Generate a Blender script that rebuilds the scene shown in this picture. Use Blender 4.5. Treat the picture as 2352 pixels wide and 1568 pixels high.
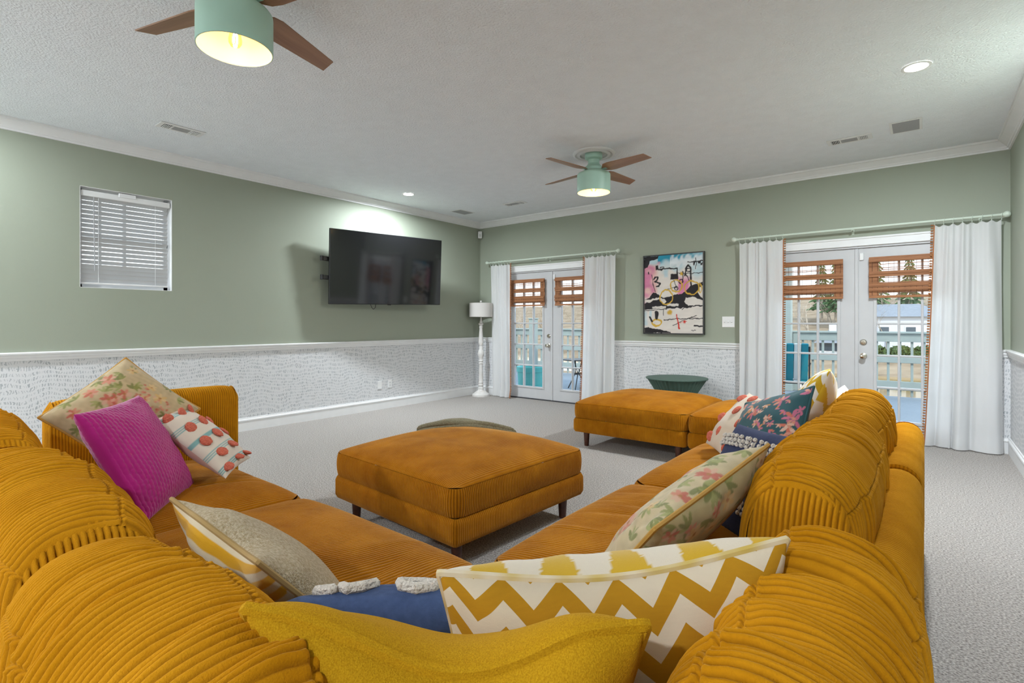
import bpy, bmesh, math, random
import numpy as np
from mathutils import Vector, Matrix

for o in list(bpy.data.objects):
    bpy.data.objects.remove(o, do_unlink=True)
scn = bpy.context.scene
COL = scn.collection
rng = np.random.default_rng(7)
random.seed(7)

# ------------------------------------------------------------------ camera
cam_d = bpy.data.cameras.new('camera')
cam = bpy.data.objects.new('camera', cam_d)
COL.objects.link(cam)
cam_d.sensor_width = 36.0
cam_d.lens = 18.23
cam_d.shift_y = -0.0187
cam_d.clip_start = 0.02
cam_d.clip_end = 600
cam.location = (0, 0, 1.252)
cam.rotation_euler = (math.pi / 2, 0, math.atan2(946, 1191))
scn.camera = cam

# ------------------------------------------------------------------ world, sun, exposure
SKY = 1.5
SUN = 1.3
DOWNLIGHT = 63.0
FANLIGHT = 3.4
world = bpy.data.worlds.new('sky')
scn.world = world
world.use_nodes = True
wn = world.node_tree
wn.nodes.clear()
w_out = wn.nodes.new('ShaderNodeOutputWorld')
w_bg = wn.nodes.new('ShaderNodeBackground')
w_tc = wn.nodes.new('ShaderNodeTexCoord')
w_sep = wn.nodes.new('ShaderNodeSeparateXYZ')
w_ramp = wn.nodes.new('ShaderNodeValToRGB')
w_ramp.color_ramp.elements[0].position = 0.0
w_ramp.color_ramp.elements[0].color = (0.93, 0.96, 1.0, 1)
w_ramp.color_ramp.elements[1].position = 0.7
w_ramp.color_ramp.elements[1].color = (0.55, 0.74, 1.0, 1)
wn.links.new(w_tc.outputs['Generated'], w_sep.inputs[0])
wn.links.new(w_sep.outputs[2], w_ramp.inputs[0])
wn.links.new(w_ramp.outputs[0], w_bg.inputs[0])
w_bg.inputs[1].default_value = SKY
wn.links.new(w_bg.outputs[0], w_out.inputs[0])

sun_d = bpy.data.lights.new('sun', 'SUN')
sun_d.energy = SUN
sun_d.angle = 0.01
sun_d.color = (1.0, 0.93, 0.82)
sun = bpy.data.objects.new('sun', sun_d)
COL.objects.link(sun)
sun.rotation_euler = Vector((-0.62, 0.62, -0.62)).to_track_quat('-Z', 'Y').to_euler()
sun.location = (10, -10, 12)

vs = scn.view_settings
vs.view_transform = 'Standard'
vs.look = 'None'
vs.exposure = 0.85
vs.gamma = 1.0
vs.use_curve_mapping = False

# ------------------------------------------------------------------ helpers
def lin(r, g, b):
    def f(c):
        c /= 255.0
        return c / 12.92 if c <= 0.04045 else ((c + 0.055) / 1.055) ** 2.4
    return (f(r), f(g), f(b))

def tag(o, label=None, cat=None, group=None, kind=None):
    if label: o['label'] = label
    if cat: o['category'] = cat
    if group: o['group'] = group
    if kind: o['kind'] = kind
    return o

def empty(name, loc=(0, 0, 0), rz=0, label=None, cat=None, group=None, kind=None, parent=None):
    o = bpy.data.objects.new(name, None)
    COL.objects.link(o)
    o.location = loc
    o.rotation_euler = (0, 0, rz)
    o.empty_display_size = 0.05
    if parent: o.parent = parent
    return tag(o, label, cat, group, kind)

def put(name, me, mat=None, parent=None, loc=None, rot=None):
    o = bpy.data.objects.new(name, me)
    COL.objects.link(o)
    if mat is not None and len(me.materials) == 0:
        me.materials.append(mat)
    if parent: o.parent = parent
    if loc is not None: o.location = loc
    if rot is not None: o.rotation_euler = rot
    return o

def amesh(name, V, Q, smooth=True, uv=None, col=None, mats=None, midx=None):
    """V (n,3) array, Q (m,4) or (m,3) int array"""
    V = np.asarray(V, dtype=np.float32); Q = np.asarray(Q, dtype=np.int32)
    me = bpy.data.meshes.new(name)
    n, k = Q.shape
    me.vertices.add(len(V)); me.vertices.foreach_set('co', V.ravel())
    me.loops.add(n * k); me.loops.foreach_set('vertex_index', Q.ravel())
    me.polygons.add(n)
    me.polygons.foreach_set('loop_start', np.arange(0, n * k, k, dtype=np.int32))
    me.polygons.foreach_set('loop_total', np.full(n, k, dtype=np.int32))
    me.polygons.foreach_set('use_smooth', np.full(n, smooth))
    if mats:
        for m in mats: me.materials.append(m)
    if midx is not None: me.polygons.foreach_set('material_index', np.asarray(midx, dtype=np.int32))
    me.update(calc_edges=True)
    if uv is not None:
        l = me.uv_layers.new(name='UVMap')
        l.data.foreach_set('uv', np.asarray(uv, dtype=np.float32)[Q.ravel()].ravel())
    if col is not None:
        a = me.color_attributes.new('Col', 'FLOAT_COLOR', 'POINT')
        c = np.ones((len(V), 4), dtype=np.float32); c[:, :3] = col
        a.data.foreach_set('color', c.ravel())
    me.validate()
    return me

def gridq(nu, nv, off=0, flip=False, wrapu=False):
    """vertex index = i*nv+j"""
    iu = np.arange(nu if wrapu else nu - 1); jv = np.arange(nv - 1)
    I, J = np.meshgrid(iu, jv, indexing='ij')
    I2 = (I + 1) % nu
    q = np.stack([I * nv + J, I2 * nv + J, I2 * nv + J + 1, I * nv + J + 1], -1).reshape(-1, 4) + off
    return q[:, ::-1] if flip else q

class MB:
    """collects simple shapes into one mesh"""
    def __init__(s): s.v = []; s.f = []; s.n = 0; s.sm = []
    def add(s, V, F, smooth=False):
        V = [tuple(p) for p in V]
        s.v += V
        s.f += [tuple(i + s.n for i in f) for f in F]
        s.sm += [smooth] * len(F)
        s.n += len(V); return s
    def box(s, x0, x1, y0, y1, z0, z1):
        V = [(x, y, z) for z in (z0, z1) for y in (y0, y1) for x in (x0, x1)]
        return s.add(V, [(0, 2, 3, 1), (4, 5, 7, 6), (0, 1, 5, 4), (2, 6, 7, 3), (0, 4, 6, 2), (1, 3, 7, 5)])
    def bev(s, x0, x1, y0, y1, z0, z1, b=0.004, seg=1):
        bm = bmesh.new()
        bmesh.ops.create_cube(bm, size=1)
        bmesh.ops.transform(bm, matrix=Matrix.Translation(((x0 + x1) / 2, (y0 + y1) / 2, (z0 + z1) / 2)) @ Matrix.Diagonal((abs(x1 - x0), abs(y1 - y0), abs(z1 - z0), 1)), verts=bm.verts)
        bmesh.ops.bevel(bm, geom=bm.edges[:], offset=b, segments=seg, profile=0.6, affect='EDGES')
        bm.verts.index_update()
        s.add([v.co[:] for v in bm.verts], [[v.index for v in f.verts] for f in bm.faces], seg > 1)
        bm.free(); return s
    def beam(s, p, q, w, h, up=(0, 0, 1)):
        p = Vector(p); q = Vector(q); d = (q - p).normalized(); up = Vector(up)
        r = d.cross(up).normalized(); u = r.cross(d)
        V = []
        for c in (p, q):
            for a, b in ((-1, -1), (1, -1), (1, 1), (-1, 1)):
                V.append(c + r * a * w / 2 + u * b * h / 2)
        return s.add(V, [(0, 3, 2, 1), (4, 5, 6, 7), (0, 1, 5, 4), (1, 2, 6, 5), (2, 3, 7, 6), (3, 0, 4, 7)])
    def tube(s, pts, r, n=8, closed=False, cap=True):
        P = [Vector(p) for p in pts]; m = len(P)
        R = r if hasattr(r, '__len__') else [r] * m
        up = Vector((0, 0, 1)); V = []; last = None
        for i in range(m):
            a = P[(i - 1) % m] if (closed or i > 0) else P[i]
            b = P[(i + 1) % m] if (closed or i < m - 1) else P[i]
            d = (b - a)
            if d.length < 1e-9: d = Vector((0, 0, 1))
            d.normalize()
            if last is None:
                x = d.cross(up)
                if x.length < 1e-3: x = d.cross(Vector((1, 0, 0)))
            else:
                x = last - d * last.dot(d)
            x.normalize(); last = x; y = d.cross(x)
            for k in range(n):
                t = 2 * math.pi * k / n
                V.append(P[i] + (x * math.cos(t) + y * math.sin(t)) * R[i])
        F = []
        for i in range(m if closed else m - 1):
            j = (i + 1) % m
            for k in range(n):
                F.append((i * n + k, i * n + (k + 1) % n, j * n + (k + 1) % n, j * n + k))
        if cap and not closed:
            F.append(tuple(range(n))[::-1]); F.append(tuple((m - 1) * n + k for k in range(n)))
        return s.add(V, F, True)
    def lathe(s, prof, n=32, c=(0, 0, 0), rfun=None, cap=True):
        V = []
        for r, z in prof:
            for k in range(n):
                t = 2 * math.pi * k / n
                rr = r * (rfun(t, z) if rfun else 1)
                V.append((c[0] + rr * math.cos(t), c[1] + rr * math.sin(t), c[2] + z))
        F = []
        for i in range(len(prof) - 1):
            for k in range(n):
                F.append((i * n + k, i * n + (k + 1) % n, (i + 1) * n + (k + 1) % n, (i + 1) * n + k))
        if cap:
            F.append(tuple(range(n))[::-1]); F.append(tuple((len(prof) - 1) * n + k for k in range(n)))
        return s.add(V, F, True)
    def ball(s, c, r, nu=8, nv=6, sc=(1, 1, 1)):
        V = [(c[0], c[1], c[2] - r * sc[2])]
        for i in range(1, nv):
            a = -math.pi / 2 + math.pi * i / nv
            for k in range(nu):
                t = 2 * math.pi * k / nu
                V.append((c[0] + r * sc[0] * math.cos(a) * math.cos(t), c[1] + r * sc[1] * math.cos(a) * math.sin(t), c[2] + r * sc[2] * math.sin(a)))
        V.append((c[0], c[1], c[2] + r * sc[2]))
        F = []
        for k in range(nu):
            F.append((0, 1 + (k + 1) % nu, 1 + k))
            F.append((len(V) - 1, len(V) - 1 - nu + k, len(V) - 1 - nu + (k + 1) % nu))
        for i in range(nv - 2):
            for k in range(nu):
                a = 1 + i * nu
                F.append((a + k, a + (k + 1) % nu, a + nu + (k + 1) % nu, a + nu + k))
        return s.add(V, F, True)
    def prism(s, pts, axis_vec):
        """closed polygon pts (3D) extruded by vector"""
        n = len(pts); a = Vector(axis_vec)
        V = [Vector(p) for p in pts] + [Vector(p) + a for p in pts]
        F = [tuple(range(n))[::-1], tuple(range(n, 2 * n))]
        for i in range(n): F.append((i, (i + 1) % n, n + (i + 1) % n, n + i))
        return s.add(V, F)
    def mesh(s, name):
        me = bpy.data.meshes.new(name)
        me.from_pydata(s.v, [], s.f)
        me.polygons.foreach_set('use_smooth', s.sm)
        bm = bmesh.new(); bm.from_mesh(me)
        bmesh.ops.recalc_face_normals(bm, faces=bm.faces)
        bm.to_mesh(me); bm.free()
        if any(s.sm):
            try: me.set_sharp_from_angle(angle=math.radians(40))
            except Exception: pass
        return me
    def build(s, name, mat=None, parent=None, loc=None, rot=None):
        return put(name, s.mesh(name), mat, parent, loc, rot)

def copy_tree(o, parent=None):
    c = o.copy(); COL.objects.link(c); c.parent = parent
    for ch in list(o.children): copy_tree(ch, c)
    return c

def snoise(x, y, seed, k0, n=14, spread=2.2):
    """smooth pseudo noise from random waves, approx -1..1"""
    r = np.random.default_rng(seed)
    out = 0
    for i in range(n):
        k = k0 * spread ** r.uniform(-1, 1); a = r.uniform(0, 2 * np.pi)
        out = out + np.sin(k * (np.cos(a) * x + np.sin(a) * y) + r.uniform(0, 6.28))
    return out / np.sqrt(n) * 0.8

# ------------------------------------------------------------------ materials
def nd(nt, typ, ins=None, **at):
    n = nt.nodes.new(typ)
    for k, v in at.items(): setattr(n, k, v)
    for k, v in (ins or {}).items():
        if isinstance(v, bpy.types.NodeSocket): nt.links.new(v, n.inputs[k])
        else:
            try: n.inputs[k].default_value = v
            except Exception: n.inputs[k].default_value = (*v, 1.0)
    return n

def math_n(nt, op, a, b=None, c=None):
    ins = {0: a}
    if b is not None: ins[1] = b
    if c is not None: ins[2] = c
    return nd(nt, 'ShaderNodeMath', ins, operation=op).outputs[0]

def mixc(nt, f, a, b):
    n = nt.nodes.new('ShaderNodeMix'); n.data_type = 'RGBA'
    for i, v in ((0, f), (6, a), (7, b)):
        if isinstance(v, bpy.types.NodeSocket): nt.links.new(v, n.inputs[i])
        elif i == 0: n.inputs[0].default_value = v
        else: n.inputs[i].default_value = (*v[:3], 1)
    return n.outputs[2]

MATS = {}
def base_mat(name):
    m = bpy.data.materials.new(name); m.use_nodes = True
    nt = m.node_tree; nt.nodes.clear()
    out = nt.nodes.new('ShaderNodeOutputMaterial')
    p = nt.nodes.new('ShaderNodeBsdfPrincipled')
    nt.links.new(p.outputs[0], out.inputs[0])
    MATS[name] = m
    return m, nt, p, out

def simple(name, col, rough=0.5, metal=0.0, var=0.0, vscale=8.0, bump=0.0, bscale=200.0, stretch=(1, 1, 1), col2=None, sheen=0.0, spec=0.5, emit=None, estr=0.0, detail=4):
    m, nt, p, out = base_mat(name)
    p.inputs['Roughness'].default_value = rough
    p.inputs['Metallic'].default_value = metal
    p.inputs['Specular IOR Level'].default_value = spec
    tc = nd(nt, 'ShaderNodeTexCoord').outputs['Object']
    mp = nd(nt, 'ShaderNodeMapping', {0: tc, 3: stretch}).outputs[0]
    no = nd(nt, 'ShaderNodeTexNoise', {'Vector': mp, 'Scale': vscale, 'Detail': detail}).outputs[0]
    c2 = col2 or tuple(min(1, c * (1 + var)) for c in col)
    c1 = col if col2 else tuple(c * (1 - var) for c in col)
    r = nd(nt, 'ShaderNodeMapRange', {0: no, 1: 0.3, 2: 0.7}).outputs[0]
    nt.links.new(mixc(nt, r, c1, c2), p.inputs['Base Color'])
    if bump:
        nb = nd(nt, 'ShaderNodeTexNoise', {'Vector': mp, 'Scale': bscale, 'Detail': 3}).outputs[0]
        b = nd(nt, 'ShaderNodeBump', {'Height': nb, 'Strength': bump, 'Distance': 0.01})
        nt.links.new(b.outputs[0], p.inputs['Normal'])
    if sheen:
        p.inputs['Sheen Weight'].default_value = sheen
        p.inputs['Sheen Roughness'].default_value = 0.4
        p.inputs['Sheen Tint'].default_value = (*[min(1, c * 1.6 + 0.1) for c in col], 1)
    if emit:
        p.inputs['Emission Color'].default_value = (*emit, 1)
        p.inputs['Emission Strength'].default_value = estr
    return m

def vcol(name, rough=0.85, sheen=0.2, bump=0.25, bscale=500.0, spec=0.2):
    m, nt, p, out = base_mat(name)
    a = nd(nt, 'ShaderNodeAttribute', attribute_name='Col').outputs['Color']
    tc = nd(nt, 'ShaderNodeTexCoord').outputs['Object']
    no = nd(nt, 'ShaderNodeTexNoise', {'Vector': tc, 'Scale': bscale, 'Detail': 2}).outputs[0]
    b = nd(nt, 'ShaderNodeBump', {'Height': no, 'Strength': bump, 'Distance': 0.004})
    nt.links.new(a, p.inputs['Base Color']); nt.links.new(b.outputs[0], p.inputs['Normal'])
    p.inputs['Roughness'].default_value = rough
    p.inputs['Sheen Weight'].default_value = sheen
    p.inputs['Specular IOR Level'].default_value = spec
    return m

def wall_mat(name, axis):
    """sage paint above the chair rail, brush-stroke wallpaper below it"""
    m, nt, p, out = base_mat(name)
    pos = nd(nt, 'ShaderNodeNewGeometry').outputs['Position']
    sp = nd(nt, 'ShaderNodeSeparateXYZ', {0: pos})
    along = sp.outputs[axis]; z = sp.outputs[2]
    # wavy rows of short upright dashes
    wv = nd(nt, 'ShaderNodeCombineXYZ', {0: along, 1: z}).outputs[0]
    n1 = nd(nt, 'ShaderNodeTexNoise', {'Vector': wv, 'Scale': 2.6, 'Detail': 2}).outputs[0]
    zz = math_n(nt, 'ADD', math_n(nt, 'DIVIDE', z, 0.042), math_n(nt, 'MULTIPLY', n1, 5.0))
    row = math_n(nt, 'FLOOR', zz); fr = math_n(nt, 'FRACT', zz)
    jit = nd(nt, 'ShaderNodeTexWhiteNoise', {'W': row}, noise_dimensions='1D').outputs[0]
    n2 = nd(nt, 'ShaderNodeTexNoise', {'Vector': wv, 'Scale': 30.0, 'Detail': 1}).outputs[0]
    u = math_n(nt, 'ADD', math_n(nt, 'ADD', math_n(nt, 'DIVIDE', along, 0.019), math_n(nt, 'MULTIPLY', jit, 7.0)), math_n(nt, 'MULTIPLY', n2, 2.0))
    fu = math_n(nt, 'FRACT', u); cell = math_n(nt, 'FLOOR', u)
    cv = nd(nt, 'ShaderNodeCombineXYZ', {0: cell, 1: row}).outputs[0]
    rnd = nd(nt, 'ShaderNodeTexWhiteNoise', {'Vector': cv}, noise_dimensions='2D').outputs[0]
    a = math_n(nt, 'LESS_THAN', math_n(nt, 'ABSOLUTE', math_n(nt, 'SUBTRACT', fu, 0.5)), math_n(nt, 'MULTIPLY_ADD', rnd, 0.14, 0.14))
    b = math_n(nt, 'LESS_THAN', math_n(nt, 'ABSOLUTE', math_n(nt, 'SUBTRACT', fr, 0.5)), math_n(nt, 'MULTIPLY_ADD', rnd, 0.16, 0.20))
    dash = math_n(nt, 'MULTIPLY', math_n(nt, 'MULTIPLY', a, b), math_n(nt, 'MULTIPLY_ADD', rnd, 0.55, 0.35))
    paper = mixc(nt, dash, (0.70, 0.70, 0.71), (0.38, 0.40, 0.42))
    pn = nd(nt, 'ShaderNodeTexNoise', {'Vector': pos, 'Scale': 1.5, 'Detail': 2}).outputs[0]
    paint = mixc(nt, pn, (0.325, 0.355, 0.282), (0.345, 0.375, 0.300))
    up = math_n(nt, 'GREATER_THAN', z, 0.955)
    nt.links.new(mixc(nt, up, paper, paint), p.inputs['Base Color'])
    nb = nd(nt, 'ShaderNodeTexNoise', {'Vector': pos, 'Scale': 260.0, 'Detail': 2}).outputs[0]
    bp = nd(nt, 'ShaderNodeBump', {'Height': nb, 'Strength': 0.12, 'Distance': 0.004})
    nt.links.new(bp.outputs[0], p.inputs['Normal'])
    p.inputs['Roughness'].default_value = 0.6
    p.inputs['Specular IOR Level'].default_value = 0.3
    return m

def corduroy_mat(name, c1, c2, groove_shade=(0.13, 0.032, 0.002), sheen=0.30, tint=(1.0, 0.66, 0.18)):
    m, nt, p, out = base_mat(name)
    tc = nd(nt, 'ShaderNodeTexCoord').outputs['Object']
    n1 = nd(nt, 'ShaderNodeTexNoise', {'Vector': tc, 'Scale': 4.5, 'Detail': 5, 'Roughness': 0.6}).outputs[0]
    r = nd(nt, 'ShaderNodeMapRange', {0: n1, 1: 0.34, 2: 0.66}).outputs[0]
    nf = nd(nt, 'ShaderNodeTexNoise', {'Vector': tc, 'Scale': 420.0, 'Detail': 3}).outputs[0]
    c = mixc(nt, r, c1, c2)
    c = mixc(nt, math_n(nt, 'MULTIPLY', nf, 0.22), c, tuple(x * 0.5 for x in c1))
    # ground cloth between the ribs, groove shade painted into its colour
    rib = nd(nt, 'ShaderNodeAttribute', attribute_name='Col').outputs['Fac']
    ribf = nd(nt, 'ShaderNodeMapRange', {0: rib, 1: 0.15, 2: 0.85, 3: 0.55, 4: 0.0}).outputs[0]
    c = mixc(nt, ribf, c, groove_shade)
    nt.links.new(c, p.inputs['Base Color'])
    b = nd(nt, 'ShaderNodeBump', {'Height': nf, 'Strength': 0.45, 'Distance': 0.003})
    nt.links.new(b.outputs[0], p.inputs['Normal'])
    p.inputs['Roughness'].default_value = 0.9
    p.inputs['Specular IOR Level'].default_value = 0.05
    p.inputs['Sheen Weight'].default_value = sheen
    p.inputs['Sheen Roughness'].default_value = 0.35
    p.inputs['Sheen Tint'].default_value = (*tint, 1)
    return m

def wood_mat(name, c1, c2, rough=0.45, scale=18.0, stretch=(0.06, 1, 1)):
    m, nt, p, out = base_mat(name)
    tc = nd(nt, 'ShaderNodeTexCoord').outputs['Object']
    mp = nd(nt, 'ShaderNodeMapping', {0: tc, 3: stretch}).outputs[0]
    n1 = nd(nt, 'ShaderNodeTexNoise', {'Vector': mp, 'Scale': scale, 'Detail': 6, 'Distortion': 0.6}).outputs[0]
    n2 = nd(nt, 'ShaderNodeTexNoise', {'Vector': mp, 'Scale': scale * 8, 'Detail': 3}).outputs[0]
    f = nd(nt, 'ShaderNodeMapRange', {0: math_n(nt, 'ADD', math_n(nt, 'MULTIPLY', n1, 0.7), math_n(nt, 'MULTIPLY', n2, 0.3)), 1: 0.35, 2: 0.65}).outputs[0]
    nt.links.new(mixc(nt, f, c1, c2), p.inputs['Base Color'])
    p.inputs['Roughness'].default_value = rough
    return m

def glass_mat(name, tint=(0.96, 0.98, 0.97)):
    m = bpy.data.materials.new(name); m.use_nodes = True
    nt = m.node_tree; nt.nodes.clear()
    out = nt.nodes.new('ShaderNodeOutputMaterial')
    t = nd(nt, 'ShaderNodeBsdfTransparent', {0: (*tint, 1)})
    g = nd(nt, 'ShaderNodeBsdfGlossy', {'Roughness': 0.02})
    fr = nd(nt, 'ShaderNodeFresnel', {0: 1.45})
    fm = math_n(nt, 'MULTIPLY', fr.outputs[0], 0.7)
    mx = nd(nt, 'ShaderNodeMixShader', {0: fm, 1: t.outputs[0], 2: g.outputs[0]})
    nt.links.new(mx.outputs[0], out.inputs[0])
    return m

def cloth_thin(name, col, trans=0.4, bump=0.15):
    m = bpy.data.materials.new(name); m.use_nodes = True
    nt = m.node_tree; nt.nodes.clear()
    out = nt.nodes.new('ShaderNodeOutputMaterial')
    tc = nd(nt, 'ShaderNodeTexCoord').outputs['Object']
    no = nd(nt, 'ShaderNodeTexNoise', {'Vector': tc, 'Scale': 300.0, 'Detail': 2}).outputs[0]
    b = nd(nt, 'ShaderNodeBump', {'Height': no, 'Strength': bump, 'Distance': 0.003}).outputs[0]
    c = mixc(nt, no, tuple(x * 0.95 for x in col), col)
    d = nd(nt, 'ShaderNodeBsdfDiffuse', {0: c, 'Normal': b})
    t = nd(nt, 'ShaderNodeBsdfTranslucent', {0: c})
    mx = nd(nt, 'ShaderNodeMixShader', {0: trans, 1: d.outputs[0], 2: t.outputs[0]})
    nt.links.new(mx.outputs[0], out.inputs[0])
    return m

def chevron_mat(name, nu, nv, amp, ca, cb, duty=0.5):
    m, nt, p, out = base_mat(name)
    uv = nd(nt, 'ShaderNodeUVMap').outputs[0]
    sp = nd(nt, 'ShaderNodeSeparateXYZ', {0: uv})
    tri = math_n(nt, 'ABSOLUTE', math_n(nt, 'SUBTRACT', math_n(nt, 'FRACT', math_n(nt, 'MULTIPLY', sp.outputs[0], nu)), 0.5))
    v = math_n(nt, 'ADD', math_n(nt, 'MULTIPLY', sp.outputs[1], nv), math_n(nt, 'MULTIPLY', tri, amp))
    s = math_n(nt, 'LESS_THAN', math_n(nt, 'FRACT', v), duty)
    no = nd(nt, 'ShaderNodeTexNoise', {'Vector': nd(nt, 'ShaderNodeMapping', {0: nd(nt, 'ShaderNodeTexCoord').outputs['Object'], 3: (1, 1, 12)}).outputs[0], 'Scale': 30.0, 'Detail': 3}).outputs[0]
    nt.links.new(mixc(nt, s, mixc(nt, no, tuple(x * 0.93 for x in cb), cb), mixc(nt, no, tuple(x * 0.85 for x in ca), ca)), p.inputs['Base Color'])
    b = nd(nt, 'ShaderNodeBump', {'Height': nd(nt, 'ShaderNodeTexNoise', {'Vector': nd(nt, 'ShaderNodeTexCoord').outputs['Object'], 'Scale': 500.0}).outputs[0], 'Strength': 0.15, 'Distance': 0.003})
    nt.links.new(b.outputs[0], p.inputs['Normal'])
    p.inputs['Roughness'].default_value = 0.85
    p.inputs['Specular IOR Level'].default_value = 0.2
    return m

M_wall_x = wall_mat('wall_paint_and_paper_x', 0)
M_wall_y = wall_mat('wall_paint_and_paper_y', 1)
M_white = simple('white_trim_paint', (0.80, 0.80, 0.80), 0.4, var=0.02)
M_door = simple('white_door_paint', (0.56, 0.56, 0.57), 0.35, var=0.02)
M_glass = glass_mat('window_glass')
M_ceil = simple('popcorn_ceiling', (0.85, 0.88, 0.92), 0.95, var=0.02, bump=1.0, bscale=75.0, spec=0.1)
M_carpet = simple('beige_carpet', (0.19, 0.170, 0.155), 1.0, bump=1.0, bscale=130.0, col2=(0.62, 0.580, 0.54), vscale=110.0, sheen=0.2, spec=0.05)
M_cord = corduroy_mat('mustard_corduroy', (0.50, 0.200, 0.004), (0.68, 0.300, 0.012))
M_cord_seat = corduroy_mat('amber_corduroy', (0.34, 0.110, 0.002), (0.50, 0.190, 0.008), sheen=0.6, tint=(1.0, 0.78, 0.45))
M_leg = wood_mat('walnut_leg', (0.055, 0.016, 0.008), (0.10, 0.03, 0.014), 0.35)
M_blade = wood_mat('fan_blade_oak', (0.24, 0.115, 0.06), (0.36, 0.19, 0.105), 0.3, 14.0)
M_mint = simple('mint_enamel', (0.42, 0.62, 0.52), 0.4, var=0.02)
M_medal = simple('medallion_plaster', (0.72, 0.72, 0.72), 0.5, var=0.02)
M_black = simple('black_plastic', (0.012, 0.012, 0.013), 0.35)
M_screen = simple('television_screen', (0.006, 0.006, 0.007), 0.07, spec=1.0)
M_chrome = simple('brushed_nickel', (0.62, 0.58, 0.50), 0.22, metal=1.0)
M_rod = simple('pale_green_rod', (0.62, 0.70, 0.60), 0.4)
M_curtain = cloth_thin('white_linen_curtain', (0.90, 0.90, 0.90), 0.40)
M_trimtape = simple('rust_trim', (0.42, 0.15, 0.05), 0.9)
M_pom = simple('brown_pompom', (0.30, 0.12, 0.05), 0.95, col2=(0.40, 0.18, 0.07), vscale=60)
M_shade = cloth_thin('lamp_shade_linen', (0.80, 0.77, 0.74), 0.25)
M_lamp = simple('whitewashed_wood', (0.66, 0.63, 0.60), 0.7, col2=(0.74, 0.72, 0.70), vscale=20)
M_slat = cloth_thin('white_blind_slat', (0.62, 0.62, 0.62), 0.22, 0.0)
M_bamboo = simple('woven_bamboo', (0.27, 0.10, 0.035), 0.6, col2=(0.44, 0.19, 0.075), vscale=40, stretch=(0.2, 1, 6))
M_cordb = simple('dark_cord', (0.05, 0.025, 0.02), 0.9)
M_green = simple('green_stool_paint', (0.070, 0.130, 0.100), 0.55, var=0.06)
M_grille = simple('speaker_grille', (0.36, 0.36, 0.37), 0.8, var=0.05, vscale=200)
M_dark = simple('duct_dark', (0.05, 0.05, 0.055), 0.9)
M_frame = simple('black_frame', (0.015, 0.013, 0.012), 0.35)

# =================================================================== STRUCTURE
XL, XR, YB, YF, ZC = -6.135, 0.645, 6.81, -3.2, 2.99
WT = 0.16
ST = dict(kind='structure')

MB().box(XL - WT, XR + WT, YF - WT, YB + WT, -0.12, 0).build('floor', M_carpet)
tag(bpy.data.objects['floor'], 'beige cut-pile carpet covering the whole floor', 'floor', kind='structure')
MB().box(XL - WT, XR + WT, YF - WT, YB + WT, ZC, ZC + 0.3).build('ceiling', M_ceil)
tag(bpy.data.objects['ceiling'], 'white popcorn textured ceiling', 'ceiling', kind='structure')

WY0, WY1, WZ0, WZ1 = 1.273, 2.027, 1.577, 2.523
m = MB()
for y0, y1, z0, z1 in ((YF, WY0, 0, ZC), (WY1, YB, 0, ZC), (WY0, WY1, 0, WZ0), (WY0, WY1, WZ1, ZC)):
    m.box(XL - WT, XL, y0, y1, z0, z1)
tag(m.build('wall_left', M_wall_y), 'sage green wall with brush-stroke wallpaper below, carrying the television', 'wall', kind='structure')

LW = 0.94                       # width of one door leaf
DC = (-4.617, -0.58)            # centres of the two double doors
DT = 2.06
m = MB()
edges = [XL]
for c in DC: edges += [c - LW - 0.03, c + LW + 0.03]
edges.append(XR)
for i in range(0, 6, 2): m.box(edges[i], edges[i + 1], YB, YB + WT, 0, ZC)
for i in (1, 3): m.box(edges[i], edges[i + 1], YB, YB + WT, DT + 0.03, ZC)
tag(m.build('wall_back', M_wall_x), 'sage green wall with two pairs of French doors', 'wall', kind='structure')
tag(MB().box(XR, XR + WT, YF, YB, 0, ZC).build('wall_right', M_wall_y), 'narrow strip of sage green wall at the right edge', 'wall', kind='structure')
tag(MB().box(XL - WT, XR + WT, YF - WT, YF, 0, ZC).build('wall_front', M_white), 'unseen wall behind the viewer, made white to bounce light', 'wall', kind='structure')  # unseen wall, its white added as a reflector for the room

# mitred mouldings that run round the room: one mesh per wall
def ring_moulding(prof, names, skip=()):
    cor = lambda d: [(XL + d, YF + d), (XL + d, YB - d), (XR - d, YB - d), (XR - d, YF + d)]
    for w, nm in enumerate(names):
        if nm is None: continue
        mb = MB(); V = []
        for d, z in prof:
            c = cor(d)
            V += [(*c[w], z), (*c[(w + 1) % 4], z)]
        n = len(prof)
        F = [(2 * i, 2 * i + 1, 2 * i + 3, 2 * i + 2) for i in range(n - 1)]
        mb.add(V, F, False)
        o = mb.build(nm[0], M_white)
        tag(o, nm[1], 'moulding', kind='structure')
crown = [(0.0, 2.895), (0.014, 2.897), (0.016, 2.912), (0.026, 2.915), (0.030, 2.925), (0.045, 2.937), (0.062, 2.950), (0.076, 2.962), (0.082, 2.968), (0.094, 2.970), (0.097, 2.988), (0.097, 2.9895), (0, 2.9895)]
ring_moulding(crown, [('trim_1', 'white crown moulding above the television wall'), ('trim_2', 'white crown moulding above the French doors'), ('trim_3', 'white crown moulding at the right edge'), ('trim_4', 'white crown moulding behind the viewer')])

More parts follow.
